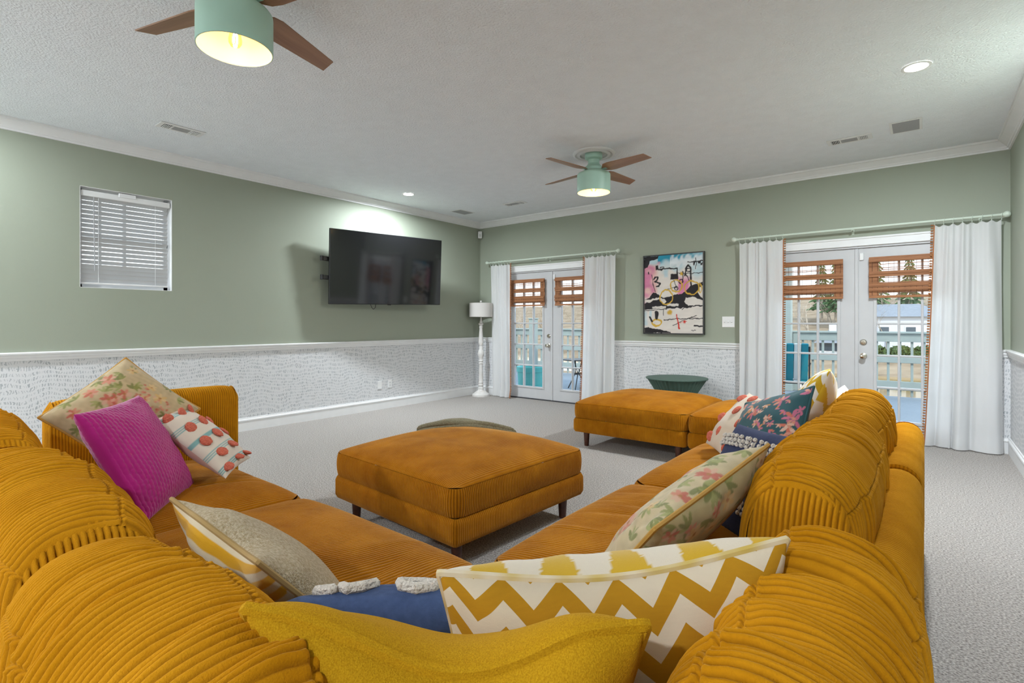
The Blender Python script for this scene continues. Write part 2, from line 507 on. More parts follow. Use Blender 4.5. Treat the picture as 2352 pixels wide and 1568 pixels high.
def moulding_segment(name, prof, wall, a, b, label):
    """prof: (d, z) closed outline"""
    mb = MB()
    if wall == 'left':
        mb.prism([(XL + d, a, z) for d, z in prof], (0, b - a, 0))
    elif wall == 'right':
        mb.prism([(XR - d, a, z) for d, z in prof], (0, b - a, 0))
    else:
        mb.prism([(a, YB - d, z) for d, z in prof], (b - a, 0, 0))
    tag(mb.build(name, M_white), label, 'moulding', kind='structure')
rail = [(0, 0.915), (0.012, 0.917), (0.016, 0.935), (0.024, 0.945), (0.022, 0.962), (0.036, 0.972), (0.038, 0.984), (0.030, 0.990), (0, 0.992)]
skirt = [(0, 0), (0.016, 0), (0.016, 0.112), (0.022, 0.118), (0.020, 0.130), (0.010, 0.138), (0.009, 0.148), (0, 0.150)]
CAS = 0.085
segs = [(XL + 0.017, DC[0] - LW - 0.03 - CAS), (DC[0] + LW + 0.03 + CAS, DC[1] - LW - 0.03 - CAS), (DC[1] + LW + 0.03 + CAS, XR - 0.017)]
moulding_segment('trim_5', rail, 'left', YF, YB, 'white chair rail along the television wall')
moulding_segment('baseboard_left', skirt, 'left', YF, YB, 'white baseboard along the television wall')
moulding_segment('trim_6', rail, 'right', YF, YB, 'white chair rail at the right edge')
moulding_segment('baseboard_right', skirt, 'right', YF, YB, 'white baseboard at the right edge')
for i, (a, b) in enumerate(segs):
    w = ('in the corner by the floor lamp', 'under the painting between the doors', 'behind the rightmost curtain')[i]
    moulding_segment('trim_%d' % (7 + i), rail, 'back', a, b, 'white chair rail ' + w)
    moulding_segment('baseboard_back' if i == 1 else 'baseboard_back_%d' % i, skirt, 'back', a, b, 'white baseboard ' + w)

# ------------------------------------------------------------------ French doors
def french_door(idx, c, knob_leaf, label):
    root = empty('door_%d' % idx, (c, YB, 0), 0, label, 'door', kind='structure')
    y0, y1 = 0.022, 0.066
    fr = MB()
    fr.box(-LW - 0.03, -LW - 0.003, -0.0, WT, 0, DT + 0.03).box(LW + 0.003, LW + 0.03, 0, WT, 0, DT + 0.03)
    fr.box(-LW - 0.03, LW + 0.03, 0, WT, DT + 0.005, DT + 0.03)
    fr.build('door_frame', M_door, root)
    cs = MB()
    for s in (-1, 1):
        a, b = sorted((s * (LW + 0.025), s * (LW + 0.03 + CAS)))
        cs.bev(a, b, -0.02, -0.0005, 0, DT + 0.024, 0.004)
    cs.bev(-LW - 0.03 - CAS, LW + 0.03 + CAS, -0.022, -0.0005, DT + 0.025, DT + 0.115, 0.004)
    cs.bev(-LW - 0.04 - CAS, LW + 0.04 + CAS, -0.030, -0.0005, DT + 0.100, DT + 0.122, 0.004)
    cs.build('casing', M_white, root)
    MB().box(-LW, LW, 0.0, WT + 0.05, -0.03, 0.012).build('threshold', M_dark, root)
    st, gz0, gz1 = 0.18, 0.205, 1.925
    for li, s in enumerate((-1, 1)):
        x0, x1 = (-LW + 0.002, -0.003) if s < 0 else (0.003, LW - 0.002)
        g0, g1 = x0 + st - 0.004, x1 - st + 0.004
        lf = MB()
        lf.box(x0, g0, y0, y1, 0.016, DT).box(g1, x1, y0, y1, 0.016, DT)
        lf.box(g0, g1, y0, y1, 0.016, gz0).box(g0, g1, y0, y1, gz1, DT)
        leaf = lf.build('door_leaf', M_door, root)
        bd = MB()       # raised frame round the glazing
        w = 0.028
        for a, b, z0, z1 in ((g0 - w, g0 + 0.004, gz0 - w, gz1 + w), (g1 - 0.004, g1 + w, gz0 - w, gz1 + w)):
            bd.bev(a, b, y0 - 0.010, y0, z0, z1, 0.004)
        for z0, z1 in ((gz0 - w, gz0 + 0.004), (gz1 - 0.004, gz1 + w)):
            bd.bev(g0, g1, y0 - 0.010, y0, z0, z1, 0.004)
        bd.build('glazing_frame', M_door, leaf)
        pw = (g1 - g0) / 3; ph = (gz1 - gz0) / 5
        for k in (1, 2):
            MB().bev(g0 + k * pw - 0.011, g0 + k * pw + 0.011, y0 - 0.004, y1 + 0.004, gz0, gz1, 0.005).build('muntin', M_door, leaf)
        for k in range(1, 5):
            MB().bev(g0, g1, y0 - 0.003, y1 + 0.003, gz0 + k * ph - 0.011, gz0 + k * ph + 0.011, 0.005).build('muntin', M_door, leaf)
        for a in range(3):
            for b in range(5):
                MB().box(g0 + a * pw + 0.006, g0 + (a + 1) * pw - 0.006, 0.042, 0.045, gz0 + b * ph + 0.006, gz0 + (b + 1) * ph - 0.006).build('pane', M_glass, leaf)
        if li == knob_leaf:
            kx = 0.062 * s
            for kz, kind in ((0.882, 'door_knob'), (1.034, 'deadbolt')):
                k = MB()
                if kind == 'door_knob':
                    k.lathe([(0.034, 0), (0.034, 0.004), (0.026, 0.008), (0.012, 0.012), (0.012, 0.035), (0.024, 0.042), (0.030, 0.055), (0.027, 0.066), (0.012, 0.072)], 20)
                else:
                    k.lathe([(0.033, 0), (0.033, 0.006), (0.026, 0.014), (0.024, 0.016), (0.010, 0.017)], 20)
                    k.box(-0.004, 0.004, -0.016, 0.016, 0.016, 0.028)
                o = k.build(kind, M_chrome, leaf, (kx, y0, kz), (math.pi / 2, 0, 0))
            for kz in (0.882, 1.034):
                MB().box(-0.006 * s - 0.003, -0.006 * s + 0.003, y0 - 0.0015, y0, kz - 0.03, kz + 0.03).build('latch_plate', M_chrome, leaf)
    MB().bev(-0.017, 0.017, 0.008, 0.022, 0.016, DT, 0.004).build('astragal', M_door, root)
    MB().bev(0.028, 0.066, 0.004, 0.022, 1.93, 2.01, 0.004).build('door_sensor', M_white, root)
    return root
d1 = french_door(1, DC[0], 0, 'white French doors beside the floor lamp')
d2 = french_door(2, DC[1], 1, 'white French doors behind the right side of the sofa')

# ------------------------------------------------------------------ small window with blinds
win = empty('window_1', (XL, (WY0 + WY1) / 2, WZ0), 0, 'small white window high on the television wall', 'window', kind='structure')
hw, hh = (WY1 - WY0) / 2, WZ1 - WZ0
MB().box(-WT, 0.0005, -hw, -hw + 0.004, 0, hh).box(-WT, 0.0005, hw - 0.004, hw, 0, hh).box(-WT, 0.0005, -hw, hw, hh - 0.004, hh).box(-WT, 0.0005, -hw, hw, 0, 0.004).build('window_reveal', M_white, win)
f = MB()
for a, b, c, d in ((-hw, -hw + 0.04, 0, hh), (hw - 0.04, hw, 0, hh), (-hw, hw, 0, 0.05), (-hw, hw, hh - 0.05, hh), (-hw, hw, hh / 2 - 0.02, hh / 2 + 0.02), (-0.012, 0.012, 0.05, hh - 0.05), (-hw * .55, -hw * .55 + .02, .05, hh - .05)):
    f.box(-0.155, -0.115, a, b, c, d)
f.build('window_frame', M_white, win)
MB().box(-0.137, -0.134, -hw + 0.02, hw - 0.02, 0.03, hh - 0.03).build('pane', M_glass, win)
bl = empty('window_blind', (XL - 0.045, (WY0 + WY1) / 2, WZ0), 0, 'white horizontal slat blind hanging in the small window', 'blind')
MB().bev(-0.028, 0.03, -hw + 0.012, hw - 0.014, hh - 0.085, hh - 0.030, 0.004).build('headrail', M_white, bl)
MB().bev(0.006, 0.038, -0.075, 0.065, hh - 0.052, hh - 0.012, 0.004).build('valance_clip', M_white, bl)
ns = 19
for i in range(ns):
    z = 0.075 + (hh - 0.175) * i / (ns - 1)
    tilt = math.radians(-39 if i not in (0, 1, 2, 3, 9) else -58)
    mb = MB(); V = []; F = []
    for yy in (-hw + 0.014, hw - 0.03):
        for k in range(6):
            x = -0.025 + 0.05 * k / 5
            V.append((x, yy, 0.004 * (1 - (x / 0.025) ** 2)))
    for k in range(5): F.append((k, k + 1, 7 + k, 6 + k))
    mb.add(V, F, True)
    mb.build('blind_slat', M_slat, bl, (0, 0, z), (0, tilt, 0))
MB().bev(-0.022, 0.022, -hw + 0.014, hw - 0.03, 0.035, 0.052, 0.004).build('bottom_rail', M_white, bl)
for yy in (-hw * 0.62, hw * 0.62):
    MB().tube([(0.026, yy, 0.05), (0.026, yy, hh - 0.09)], 0.0016, 5).build('ladder_cord', M_white, bl)
MB().tube([(0.036, -hw * 0.72, hh - 0.09), (0.040, -hw * 0.70, 0.16)], 0.0045, 6).build('tilt_wand', M_grille, bl)

# =================================================================== FABRIC SHAPES
PITCH = 0.0124
def wale(u):
    return np.abs(np.cos(np.pi * u)) ** 0.7

def loop_normals(P):
    t = np.roll(P, -1, 0) - np.roll(P, 1, 0)
    n = np.stack([t[:, 1], -t[:, 0]], 1)
    return n / np.linalg.norm(n, axis=1)[:, None]

def superloop(D, Hh, n=2.7, K=72, seams=()):
    """closed cushion section, with extra points either side of each seam"""
    a = np.linspace(0, 2 * np.pi, 2000, endpoint=False) - np.pi / 2
    c, s_ = np.cos(a), np.sin(a)
    P = np.stack([D / 2 * np.sign(c) * np.abs(c) ** (2 / n), Hh / 2 * np.sign(s_) * np.abs(s_) ** (2 / n)], 1)
    Q = np.vstack([P, P[:1]])
    t = np.concatenate([[0], np.cumsum(np.linalg.norm(np.diff(Q, axis=0), axis=1))])
    u = list(np.linspace(0, t[-1], K, endpoint=False))
    for q in seams:
        u = [x for x in u if abs(x - q * t[-1]) > 0.016] + [q * t[-1] + d for d in (-0.013, -0.008, -0.004, 0.0, 0.004, 0.008, 0.013)]
    u = np.array(sorted(u))
    return np.stack([np.interp(u, t, Q[:, 0]), np.interp(u, t, Q[:, 1])], 1)

def rrect_loop(y0, y1, z0, z1, r, K=80):
    """rounded rectangle, counter-clockwise, resampled evenly"""
    pts = []
    for cy, cz, a0 in ((y1 - r, z0 + 0.02, -90), (y1 - r, z1 - r, 0), (y0 + r, z1 - r, 90), (y0 + r, z0 + 0.02, 180)):
        rr = r if cz > z0 + 0.03 else 0.02
        ccy = cy if rr == r else (y1 - 0.02 if cy > (y0 + y1) / 2 else y0 + 0.02)
        for k in range(9):
            t = math.radians(a0 + 90 * k / 8)
            pts.append((ccy + rr * math.cos(t), cz + rr * math.sin(t)))
    P = np.array(pts); Q = np.vstack([P, P[:1]])
    s = np.concatenate([[0], np.cumsum(np.linalg.norm(np.diff(Q, axis=0), axis=1))])
    u = np.linspace(0, s[-1], K, endpoint=False)
    return np.stack([np.interp(u, s, Q[:, 0]), np.interp(u, s, Q[:, 1])], 1)

def hump(name, L, prof, mat, seed, amp=0.0026, endscale=0.62, p=5.0, seams=(), crease=0.0, low=0.012, ncre=9, nper=6, pitch=PITCH, nlow=5.0):
    """long fabric body along x whose ribs run round it, with ribbed end panels"""
    r = np.random.default_rng(seed)
    K = len(prof)
    nx = int(L / pitch * nper) + 1
    xs = np.linspace(-L / 2, L / 2, nx)
    c = prof.mean(0)
    N2 = loop_normals(prof)
    seg = np.linalg.norm(np.roll(prof, -1, 0) - prof, axis=1)
    s = np.concatenate([[0], np.cumsum(seg)[:-1]]); S = seg.sum()
    e = np.abs(xs) / (L / 2)
    sc = endscale + (1 - endscale) * np.clip(1 - e ** p, 0, 1) ** (1 / 2.2)
    X, SS = np.meshgrid(xs, s, indexing='ij')
    side = np.zeros_like(SS); dmin = np.full_like(SS, 9.0)
    for q in seams:
        side += (SS > q * S) * 0.37
        dmin = np.minimum(dmin, np.abs(SS - q * S))
    wob = 0.004 * snoise(X, SS, seed + 3, 9.0)
    fade = 1 - 0.75 * np.exp(-(dmin / 0.006) ** 2)
    wl = wale((X + wob) / pitch + side)
    d = amp * wl * fade
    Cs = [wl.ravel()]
    d += low * snoise(X * 0.8, SS, seed + 1, nlow)
    if seams:
        d += 0.0035 * np.exp(-((dmin - 0.006) / 0.004) ** 2) - 0.004 * np.exp(-(dmin / 0.003) ** 2)
        d += 0.0030 * snoise(X, SS * 0.15, seed + 5, 40.0) * np.exp(-dmin / 0.07)
    for i in range(ncre if crease else 0):
        x0 = r.uniform(-L / 2, L / 2); sl = r.uniform(-0.28, 0.28); w = r.uniform(0.012, 0.026)
        s0 = r.uniform(0.25, 0.75) * S; ln = r.uniform(0.08, 0.22)
        g = np.exp(-((X - x0 - sl * (SS - s0)) / w) ** 2) * np.exp(-((SS - s0) / ln) ** 2)
        g2 = np.exp(-((X - x0 - sl * (SS - s0) - 2 * w) / (1.6 * w)) ** 2) * np.exp(-((SS - s0) / ln) ** 2)
        a = crease * r.uniform(0.5, 1.2)
        d += -a * g + 0.7 * a * g2
    P = c + (prof[None] - c) * sc[:, None, None] + N2[None] * d[..., None]
    V = np.empty((nx, K, 3)); V[..., 0] = X; V[..., 1:] = P
    Vs = [V.reshape(-1, 3)]; Q = []
    I, J = np.meshgrid(np.arange(nx - 1), np.arange(K), indexing='ij'); J2 = (J + 1) % K
    Q.append(np.stack([I * K + J, I * K + J2, (I + 1) * K + J2, (I + 1) * K + J], -1).reshape(-1, 4)[:, ::-1])
    off = nx * K
    # end panels
    for sg in (-1, 1):
        po = c + (prof - c) * (endscale + 0.13)
        ny = int((po[:, 0].max() - po[:, 0].min()) / pitch * nper); nz = 14
        ys = np.linspace(po[:, 0].min() + 0.002, po[:, 0].max() - 0.002, ny)
        up = po[po[:, 1] >= c[1]]; dn = po[po[:, 1] < c[1]]
        up = up[np.argsort(up[:, 0])]; dn = dn[np.argsort(dn[:, 0])]
        zt = np.interp(ys, up[:, 0], up[:, 1]); zb = np.interp(ys, dn[:, 0], dn[:, 1])
        t = np.linspace(0, 1, nz)
        Z = zb[:, None] + (zt - zb)[:, None] * t
        Y = np.repeat(ys[:, None], nz, 1)
        ed = np.minimum(1, np.minimum(np.minimum(Y - ys[0], ys[-1] - Y), np.minimum(Z - zb[:, None], zt[:, None] - Z)) / 0.05)
        bul = 0.022 * np.sqrt(np.clip(ed, 0, 1)) - 0.014
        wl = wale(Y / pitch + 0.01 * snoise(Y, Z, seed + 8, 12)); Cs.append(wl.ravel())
        XX = sg * (L / 2 + bul + amp * 1.3 * wl * np.clip(ed * 3, 0, 1))
        Vs.append(np.stack([XX, Y, Z], -1).reshape(-1, 3))
        Q.append(gridq(ny, nz, off, flip=(sg < 0)))
        off += ny * nz
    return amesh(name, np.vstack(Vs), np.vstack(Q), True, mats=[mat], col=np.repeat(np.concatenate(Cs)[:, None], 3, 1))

def rr_perimeter(a, b, rc, step):
    pts = []
    for cx, cy, a0 in ((a / 2 - rc, -b / 2 + rc, -90), (a / 2 - rc, b / 2 - rc, 0), (-a / 2 + rc, b / 2 - rc, 90), (-a / 2 + rc, -b / 2 + rc, 180)):
        for k in range(9):
            t = math.radians(a0 + 90 * k / 8); pts.append((cx + rc * math.cos(t), cy + rc * math.sin(t)))
    P = np.array(pts); Qp = np.vstack([P, P[:1]])
    s = np.concatenate([[0], np.cumsum(np.linalg.norm(np.diff(Qp, axis=0), axis=1))])
    n = int(s[-1] / step); u = np.linspace(0, s[-1], n, endpoint=False)
    R = np.stack([np.interp(u, s, Qp[:, 0]), np.interp(u, s, Qp[:, 1])], 1)
    return R, u, s[-1]

def boxing(a, b, h, rc, rows, bulge, amp, seed, nper=6, z0=0.0, inset=0.0):
    """upright ribbed band round a rounded rectangle"""
    R, u, S = rr_perimeter(a, b, rc, PITCH / nper)
    S2 = round(S / PITCH) * PITCH
    N = loop_normals(R)
    zs = np.linspace(0, 1, rows)
    out = bulge * np.sin(np.pi * zs) ** 0.7 - inset * (np.abs(2 * zs - 1) ** 8)
    W = amp * wale(u / S * S2 / PITCH)
    low = 0.006 * snoise(np.cos(u / S * 6.28) * 0.5, np.sin(u / S * 6.28) * 0.5, seed, 9)
    D = out[None] + W[:, None] + low[:, None] * np.sin(np.pi * zs)[None]
    V = np.empty((len(u), rows, 3))
    V[..., :2] = R[:, None] + N[:, None] * D[..., None]
    V[..., 2] = z0 + zs[None] * h
    return V.reshape(-1, 3), gridq(len(u), rows, 0, flip=False, wrapu=True), np.repeat(W / amp, rows)

def box_cushion(name, a, b, h, dome, mat, seed, rc=0.06, axis=0, amp=0.0046, crease=0.006, ncre=8, bulge=0.012, power=3.0):
    """box seat cushion: domed ribbed top, ribbed boxing band. axis 0: ribs follow y, 1: ribs follow x"""
    A, B = (a, b) if axis == 0 else (b, a)
    r = np.random.default_rng(seed)
    nx = int(A / PITCH * 6); ny = 44
    xs = np.linspace(-A / 2, A / 2, nx)
    ov = np.abs(xs) - (A / 2 - rc)
    ext = np.where(ov > 0, B / 2 - rc + np.sqrt(np.clip(rc ** 2 - np.clip(ov, 0, rc) ** 2, 0, None)), B / 2)
    g = np.linspace(-1, 1, ny); g = g * (1.35 - 0.35 * g ** 2)
    X = np.repeat(xs[:, None], ny, 1); Y = ext[:, None] * g[None]
    ex = 1 - np.abs(2 * X / A) ** power; ey = 1 - np.abs(Y / (B / 2)) ** power
    env = np.clip(ex, 0, 1) * np.clip(ey, 0, 1)
    Z = h + dome * env ** 0.62
    Z += 0.010 * snoise(X, Y, seed + 1, 7.0) * env ** 0.5
    for i in range(ncre if crease else 0):
        x0 = r.uniform(-A / 2, A / 2); y0 = r.choice([-1, 1]) * r.uniform(0.1, 0.5) * B; sl = r.uniform(-0.3, 0.3)
        w = r.uniform(0.012, 0.03); ln = r.uniform(0.08, 0.25)
        gg = np.exp(-((X - x0 - sl * (Y - y0)) / w) ** 2 - ((Y - y0) / ln) ** 2)
        Z += crease * r.uniform(-1, 0.7) * gg * np.clip(env * 4, 0, 1)
    wob = 0.006 * snoise(X, Y, seed + 4, 5.0) * env
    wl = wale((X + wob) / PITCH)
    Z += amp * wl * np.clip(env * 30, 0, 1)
    T = np.stack([X, Y, Z], -1).reshape(-1, 3)
    flip = False
    if axis == 1:
        T = T[:, [1, 0, 2]]; flip = True
    Q1 = gridq(nx, ny, 0, flip=flip)
    V2, Q2, W2 = boxing(a, b, h, rc, 9, bulge, amp, seed)
    V3 = np.array([(-a / 2 + rc, -b / 2 + rc, 0.004), (a / 2 - rc, -b / 2 + rc, 0.004), (a / 2 - rc, b / 2 - rc, 0.004), (-a / 2 + rc, b / 2 - rc, 0.004)])
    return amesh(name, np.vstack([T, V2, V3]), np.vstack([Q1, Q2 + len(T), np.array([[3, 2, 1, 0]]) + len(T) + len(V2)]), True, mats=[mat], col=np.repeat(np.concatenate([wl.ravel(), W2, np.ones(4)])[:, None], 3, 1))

def box_base(name, a, b, h, mat, seed, rc=0.03, amp=0.0046):
    V2, Q2, W2 = boxing(a, b, h, rc, 7, 0.0, amp, seed, nper=5, inset=0.014)
    i = 0.02
    V3 = np.array([(sx * (a / 2 - i), sy * (b / 2 - i), z) for z in (0.0, h) for sx, sy in ((-1, -1), (1, -1), (1, 1), (-1, 1))])
    n = len(V2)
    return amesh(name, np.vstack([V2, V3]), np.vstack([Q2, np.array([[3, 2, 1, 0], [4, 5, 6, 7]]) + n]), True, mats=[mat], col=np.repeat(np.concatenate([W2, np.ones(8)])[:, None], 3, 1))

leg_mesh = MB().lathe([(0.021, 0.0), (0.023, 0.004), (0.032, 0.15), (0.032, 0.155)], 16).mesh('leg')
leg_mesh.materials.append(M_leg)
def legs(root, x0, x1, y0, y1):
    for x in (x0, x1):
        for y in (y0, y1):
            put('leg', leg_mesh, None, root, (x, y, 0))

# ------------------------------------------------------------------ ottomans
ZB0, ZB1, ZC0 = 0.150, 0.288, 0.292
def ottoman(name, cx, cy, a, b, rz, seed, label, axis=0, dome=0.085):
    root = empty(name, (cx, cy, 0), rz, label, 'ottoman')
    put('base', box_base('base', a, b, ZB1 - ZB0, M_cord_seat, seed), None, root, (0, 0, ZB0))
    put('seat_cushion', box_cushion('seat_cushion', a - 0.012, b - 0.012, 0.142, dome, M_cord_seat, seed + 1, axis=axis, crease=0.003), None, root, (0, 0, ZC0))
    legs(root, -a / 2 + 0.10, a / 2 - 0.10, -b / 2 + 0.10, b / 2 - 0.10)
    return root
ottoman('ottoman', -2.315, 2.385, 1.14, 1.11, math.radians(-3.5), 11, 'square amber corduroy ottoman in the middle with a throw blanket on it', axis=0)
ottoman('ottoman', -2.21, 5.07, 1.15, 1.14, 0, 21, 'amber corduroy ottoman near the green drum table, left of the pair', axis=1, dome=0.095)
ottoman('ottoman', -1.045, 5.07, 1.15, 1.14, 0, 31, 'amber corduroy ottoman of the far pair, right one, partly hidden by pillows', axis=1, dome=0.085)

# ------------------------------------------------------------------ sofa sections
SZ = 0.142
def back_frame(root, L, cx, cy, rz, seed, top=0.70, th=0.155):
    prof = rrect_loop(-th / 2, th / 2, 0, top - 0.15, 0.075, 60)
    me = hump('back_frame', L, prof, M_cord, seed, amp=0.0050, endscale=0.86, p=14, low=0.004, crease=0.0, nper=5)
    put('back_frame', me, None, root, (cx, cy, 0.15), (0, 0, rz))

def sofa(name, x0, x1, y0, y1, axis, seed, label, frames):
    cx, cy = (x0 + x1) / 2, (y0 + y1) / 2
    root = empty(name, (cx, cy, 0), 0, label, 'sofa section')
    a, b = x1 - x0 - 0.008, y1 - y0 - 0.008
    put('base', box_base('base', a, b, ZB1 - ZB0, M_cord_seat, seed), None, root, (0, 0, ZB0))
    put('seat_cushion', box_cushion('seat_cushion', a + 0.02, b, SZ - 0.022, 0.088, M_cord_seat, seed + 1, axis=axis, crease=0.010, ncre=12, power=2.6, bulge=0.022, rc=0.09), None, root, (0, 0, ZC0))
    legs(root, -a / 2 + 0.09, a / 2 - 0.09, -b / 2 + 0.09, b / 2 - 0.09)
    for k, (L, fx, fy, rz, top) in enumerate(frames):
        back_frame(root, L, fx - cx, fy - cy, rz, seed + 5 + k, top)
    return root
H90 = math.pi / 2
XB = 0.0; YK = 0.06            # outer planes of the two sofa backs
sofa('sofa_section', -1.17, -0.175, 0.235, 1.35, 0, 41, 'corner section of the mustard corduroy sectional under the chevron pillow', [(1.29, -0.08, 0.70, H90, 0.70), (1.0, -0.67, 0.122, 0, 0.70)])
sofa('sofa_section', -1.19, -0.175, 1.36, 2.50, 1, 51, 'mustard corduroy sofa section under the right floral pillow', [(1.13, -0.08, 1.93, H90, 0.70)])
sofa('sofa_section', -1.19, -0.175, 2.51, 3.66, 1, 61, 'mustard corduroy sofa section under the teal embroidered pillow', [(1.14, -0.08, 3.085, H90, 0.70)])
sofa('sofa_section', -2.32, -1.18, 0.235, 1.33, 0, 71, 'mustard corduroy sofa section under the champagne pillow', [(1.13, -1.75, 0.122, 0, 0.70)])
sofa('sofa_section', -3.44, -2.33, 0.235, 1.33, 0, 81, 'mustard corduroy sofa section with arm at the far left, under the magenta pillow', [(1.11, -2.885, 0.122, 0, 0.70), (0.92, -3.53, 1.06, H90, 0.845)])

# loose back cushions
def back_cushion(L, x, y, z, rz, lean, seed, label, D=0.29, Hh=0.45):
    prof = superloop(D, Hh, 2.5, 70, (0.43, 0.62))
    me = hump('back_cushion', L, prof, M_cord, seed, amp=0.0054, endscale=0.68, p=3.4, seams=(0.43, 0.62), crease=0.0105, ncre=24, low=0.012, nper=7)
    o = put('back_cushion', me, None, None, (x, y, z))
    o.rotation_euler = (Matrix.Rotation(rz, 4, 'Z') @ Matrix.Rotation(lean, 4, 'X')).to_euler()
    return tag(o, label, 'cushion', 'loose mustard corduroy back cushions')
# along the right-hand run (length on y); local +y points to -x
back_cushion(0.76, -0.140, 0.79, 0.655, H90, 0.10, 101, 'nearest mustard corduroy back cushion at the bottom right')
back_cushion(0.99, -0.250, 1.93, 0.675, H90, 0.10, 102, 'second mustard corduroy back cushion on the right, beside the floral pillow')
back_cushion(1.00, -0.265, 3.05, 0.675, H90, 0.10, 103, 'farthest mustard corduroy back cushion on the right, before the doors')
back_cushion(0.66, -0.845, 0.262, 0.668, 0, 0.10, 104, 'nearest mustard corduroy back cushion at the bottom left, touching the linen pillow')
back_cushion(0.99, -1.79, 0.290, 0.672, 0, 0.10, 105, 'middle mustard corduroy back cushion on the left, beside the magenta pillow')
back_cushion(1.00, -2.88, 0.300, 0.675, 0, 0.10, 106, 'farthest mustard corduroy back cushion on the left')

# =================================================================== PILLOWS
def frame_from(c, u, v):
    u = Vector(u).normalized(); v = Vector(v); v = (v - u * v.dot(u)).normalized()
    n = u.cross(v)          # local +y (the back side) = -n ; front faces +n
    return Matrix(((u.x, -n.x, v.x, c[0]), (u.y, -n.y, v.y, c[1]), (u.z, -n.z, v.z, c[2]), (0, 0, 0, 1)))

def pillow(name, W, Hh, T, seed, mats, colF=None, colB=None, res=70, pinch=0.05, wr=0.006, warp=None, expo=0.5, low=0.010):
    """two-sided throw pillow in its own x (width) / z (height) plane; front is -y. Returns mesh and outline"""
    g = np.linspace(-1, 1, res); s = g * (1.45 - 0.45 * g ** 2)
    S, U = np.meshgrid(s, s, indexing='ij')
    x = W / 2 * S * (1 - pinch * (1 - U ** 2)); z = Hh / 2 * U * (1 - pinch * (1 - S ** 2))
    env = np.clip((1 - S ** 2) * (1 - U ** 2), 0, 1)
    de = np.minimum(1 - np.abs(S), 1 - np.abs(U))
    out = []
    for side in (-1, 1):
        th = T / 2 * env ** expo
        th = th + low * snoise(x, z, seed + side, 11.0) * env ** 0.6
        th = th + wr * snoise(x, z, seed + 7 + side, 42.0) * np.exp(-de / 0.25) * np.clip(de * 8, 0, 1)
        th = np.where(de < 1e-6, 0.0, np.maximum(th, 0.001))
        out.append(np.stack([x, side * th, z], -1).reshape(-1, 3))
    n = res * res
    V = np.vstack(out)
    if warp: V = warp(V)
    # print follows the cloth: coordinates from arc length over the bulge
    def arc(a, b):
        t = np.concatenate([[0], np.cumsum(np.hypot(np.diff(a), np.diff(b)))]); return t / t[-1]
    q = res // 4; thm = T / 2 * env ** expo
    av = arc(thm[q], z[q]); au = arc(thm[:, q], x[:, q])
    uvg = np.stack([np.repeat(au[:, None], res, 1), np.repeat(av[None], res, 0)], -1).reshape(-1, 2)
    Q = np.vstack([gridq(res, res, 0), gridq(res, res, n, flip=True)])
    mi = np.repeat([0, min(1, len(mats) - 1)], (res - 1) ** 2)
    col = None
    if colF is not None or colB is not None:
        z0 = np.full((n, 3), 0.6)
        col = np.vstack([colF(uvg[:, 0], uvg[:, 1]) if colF else z0, colB(uvg[:, 0], uvg[:, 1]) if colB else z0])
    me = amesh(name, V, Q, True, uv=np.vstack([uvg, uvg]), col=col, mats=mats, midx=mi)
    idx = [i * res for i in range(res)] + [(res - 1) * res + j for j in range(1, res)] + [i * res + res - 1 for i in range(res - 2, -1, -1)] + [j for j in range(res - 2, 0, -1)]
    return me, V[idx][::2], V

def place_pillow(name, W, Hh, T, seed, mats, c, u, v, label, piping=None, pr=0.0055, **kw):
    me, ring, V = pillow(name, W, Hh, T, seed, mats, **kw)
    o = put(name, me)
    o.matrix_world = frame_from(c, u, v)
    tag(o, label, 'pillow')
    if piping:
        pm = MB().tube(ring, pr, 6, closed=True).build('piping', piping, o)
    return o, V

# ---- print generators: functions of u, v in 0..1 returning linear colours
def blank(u, c): return np.tile(np.array(c, dtype=float), (len(u), 1))
def lay(C, mask, c):
    m = np.clip(mask, 0, 1)[:, None]
    return C * (1 - m) + np.array(c) * m
def ell(u, v, cu, cv, ru, rv, rot=0.0):
    du, dv = u - cu, v - cv
    a = (du * math.cos(rot) + dv * math.sin(rot)) / ru; b = (-du * math.sin(rot) + dv * math.cos(rot)) / rv
    return a * a + b * b
def soft(d, e=0.25): return np.clip((1 - d) / e, 0, 1)

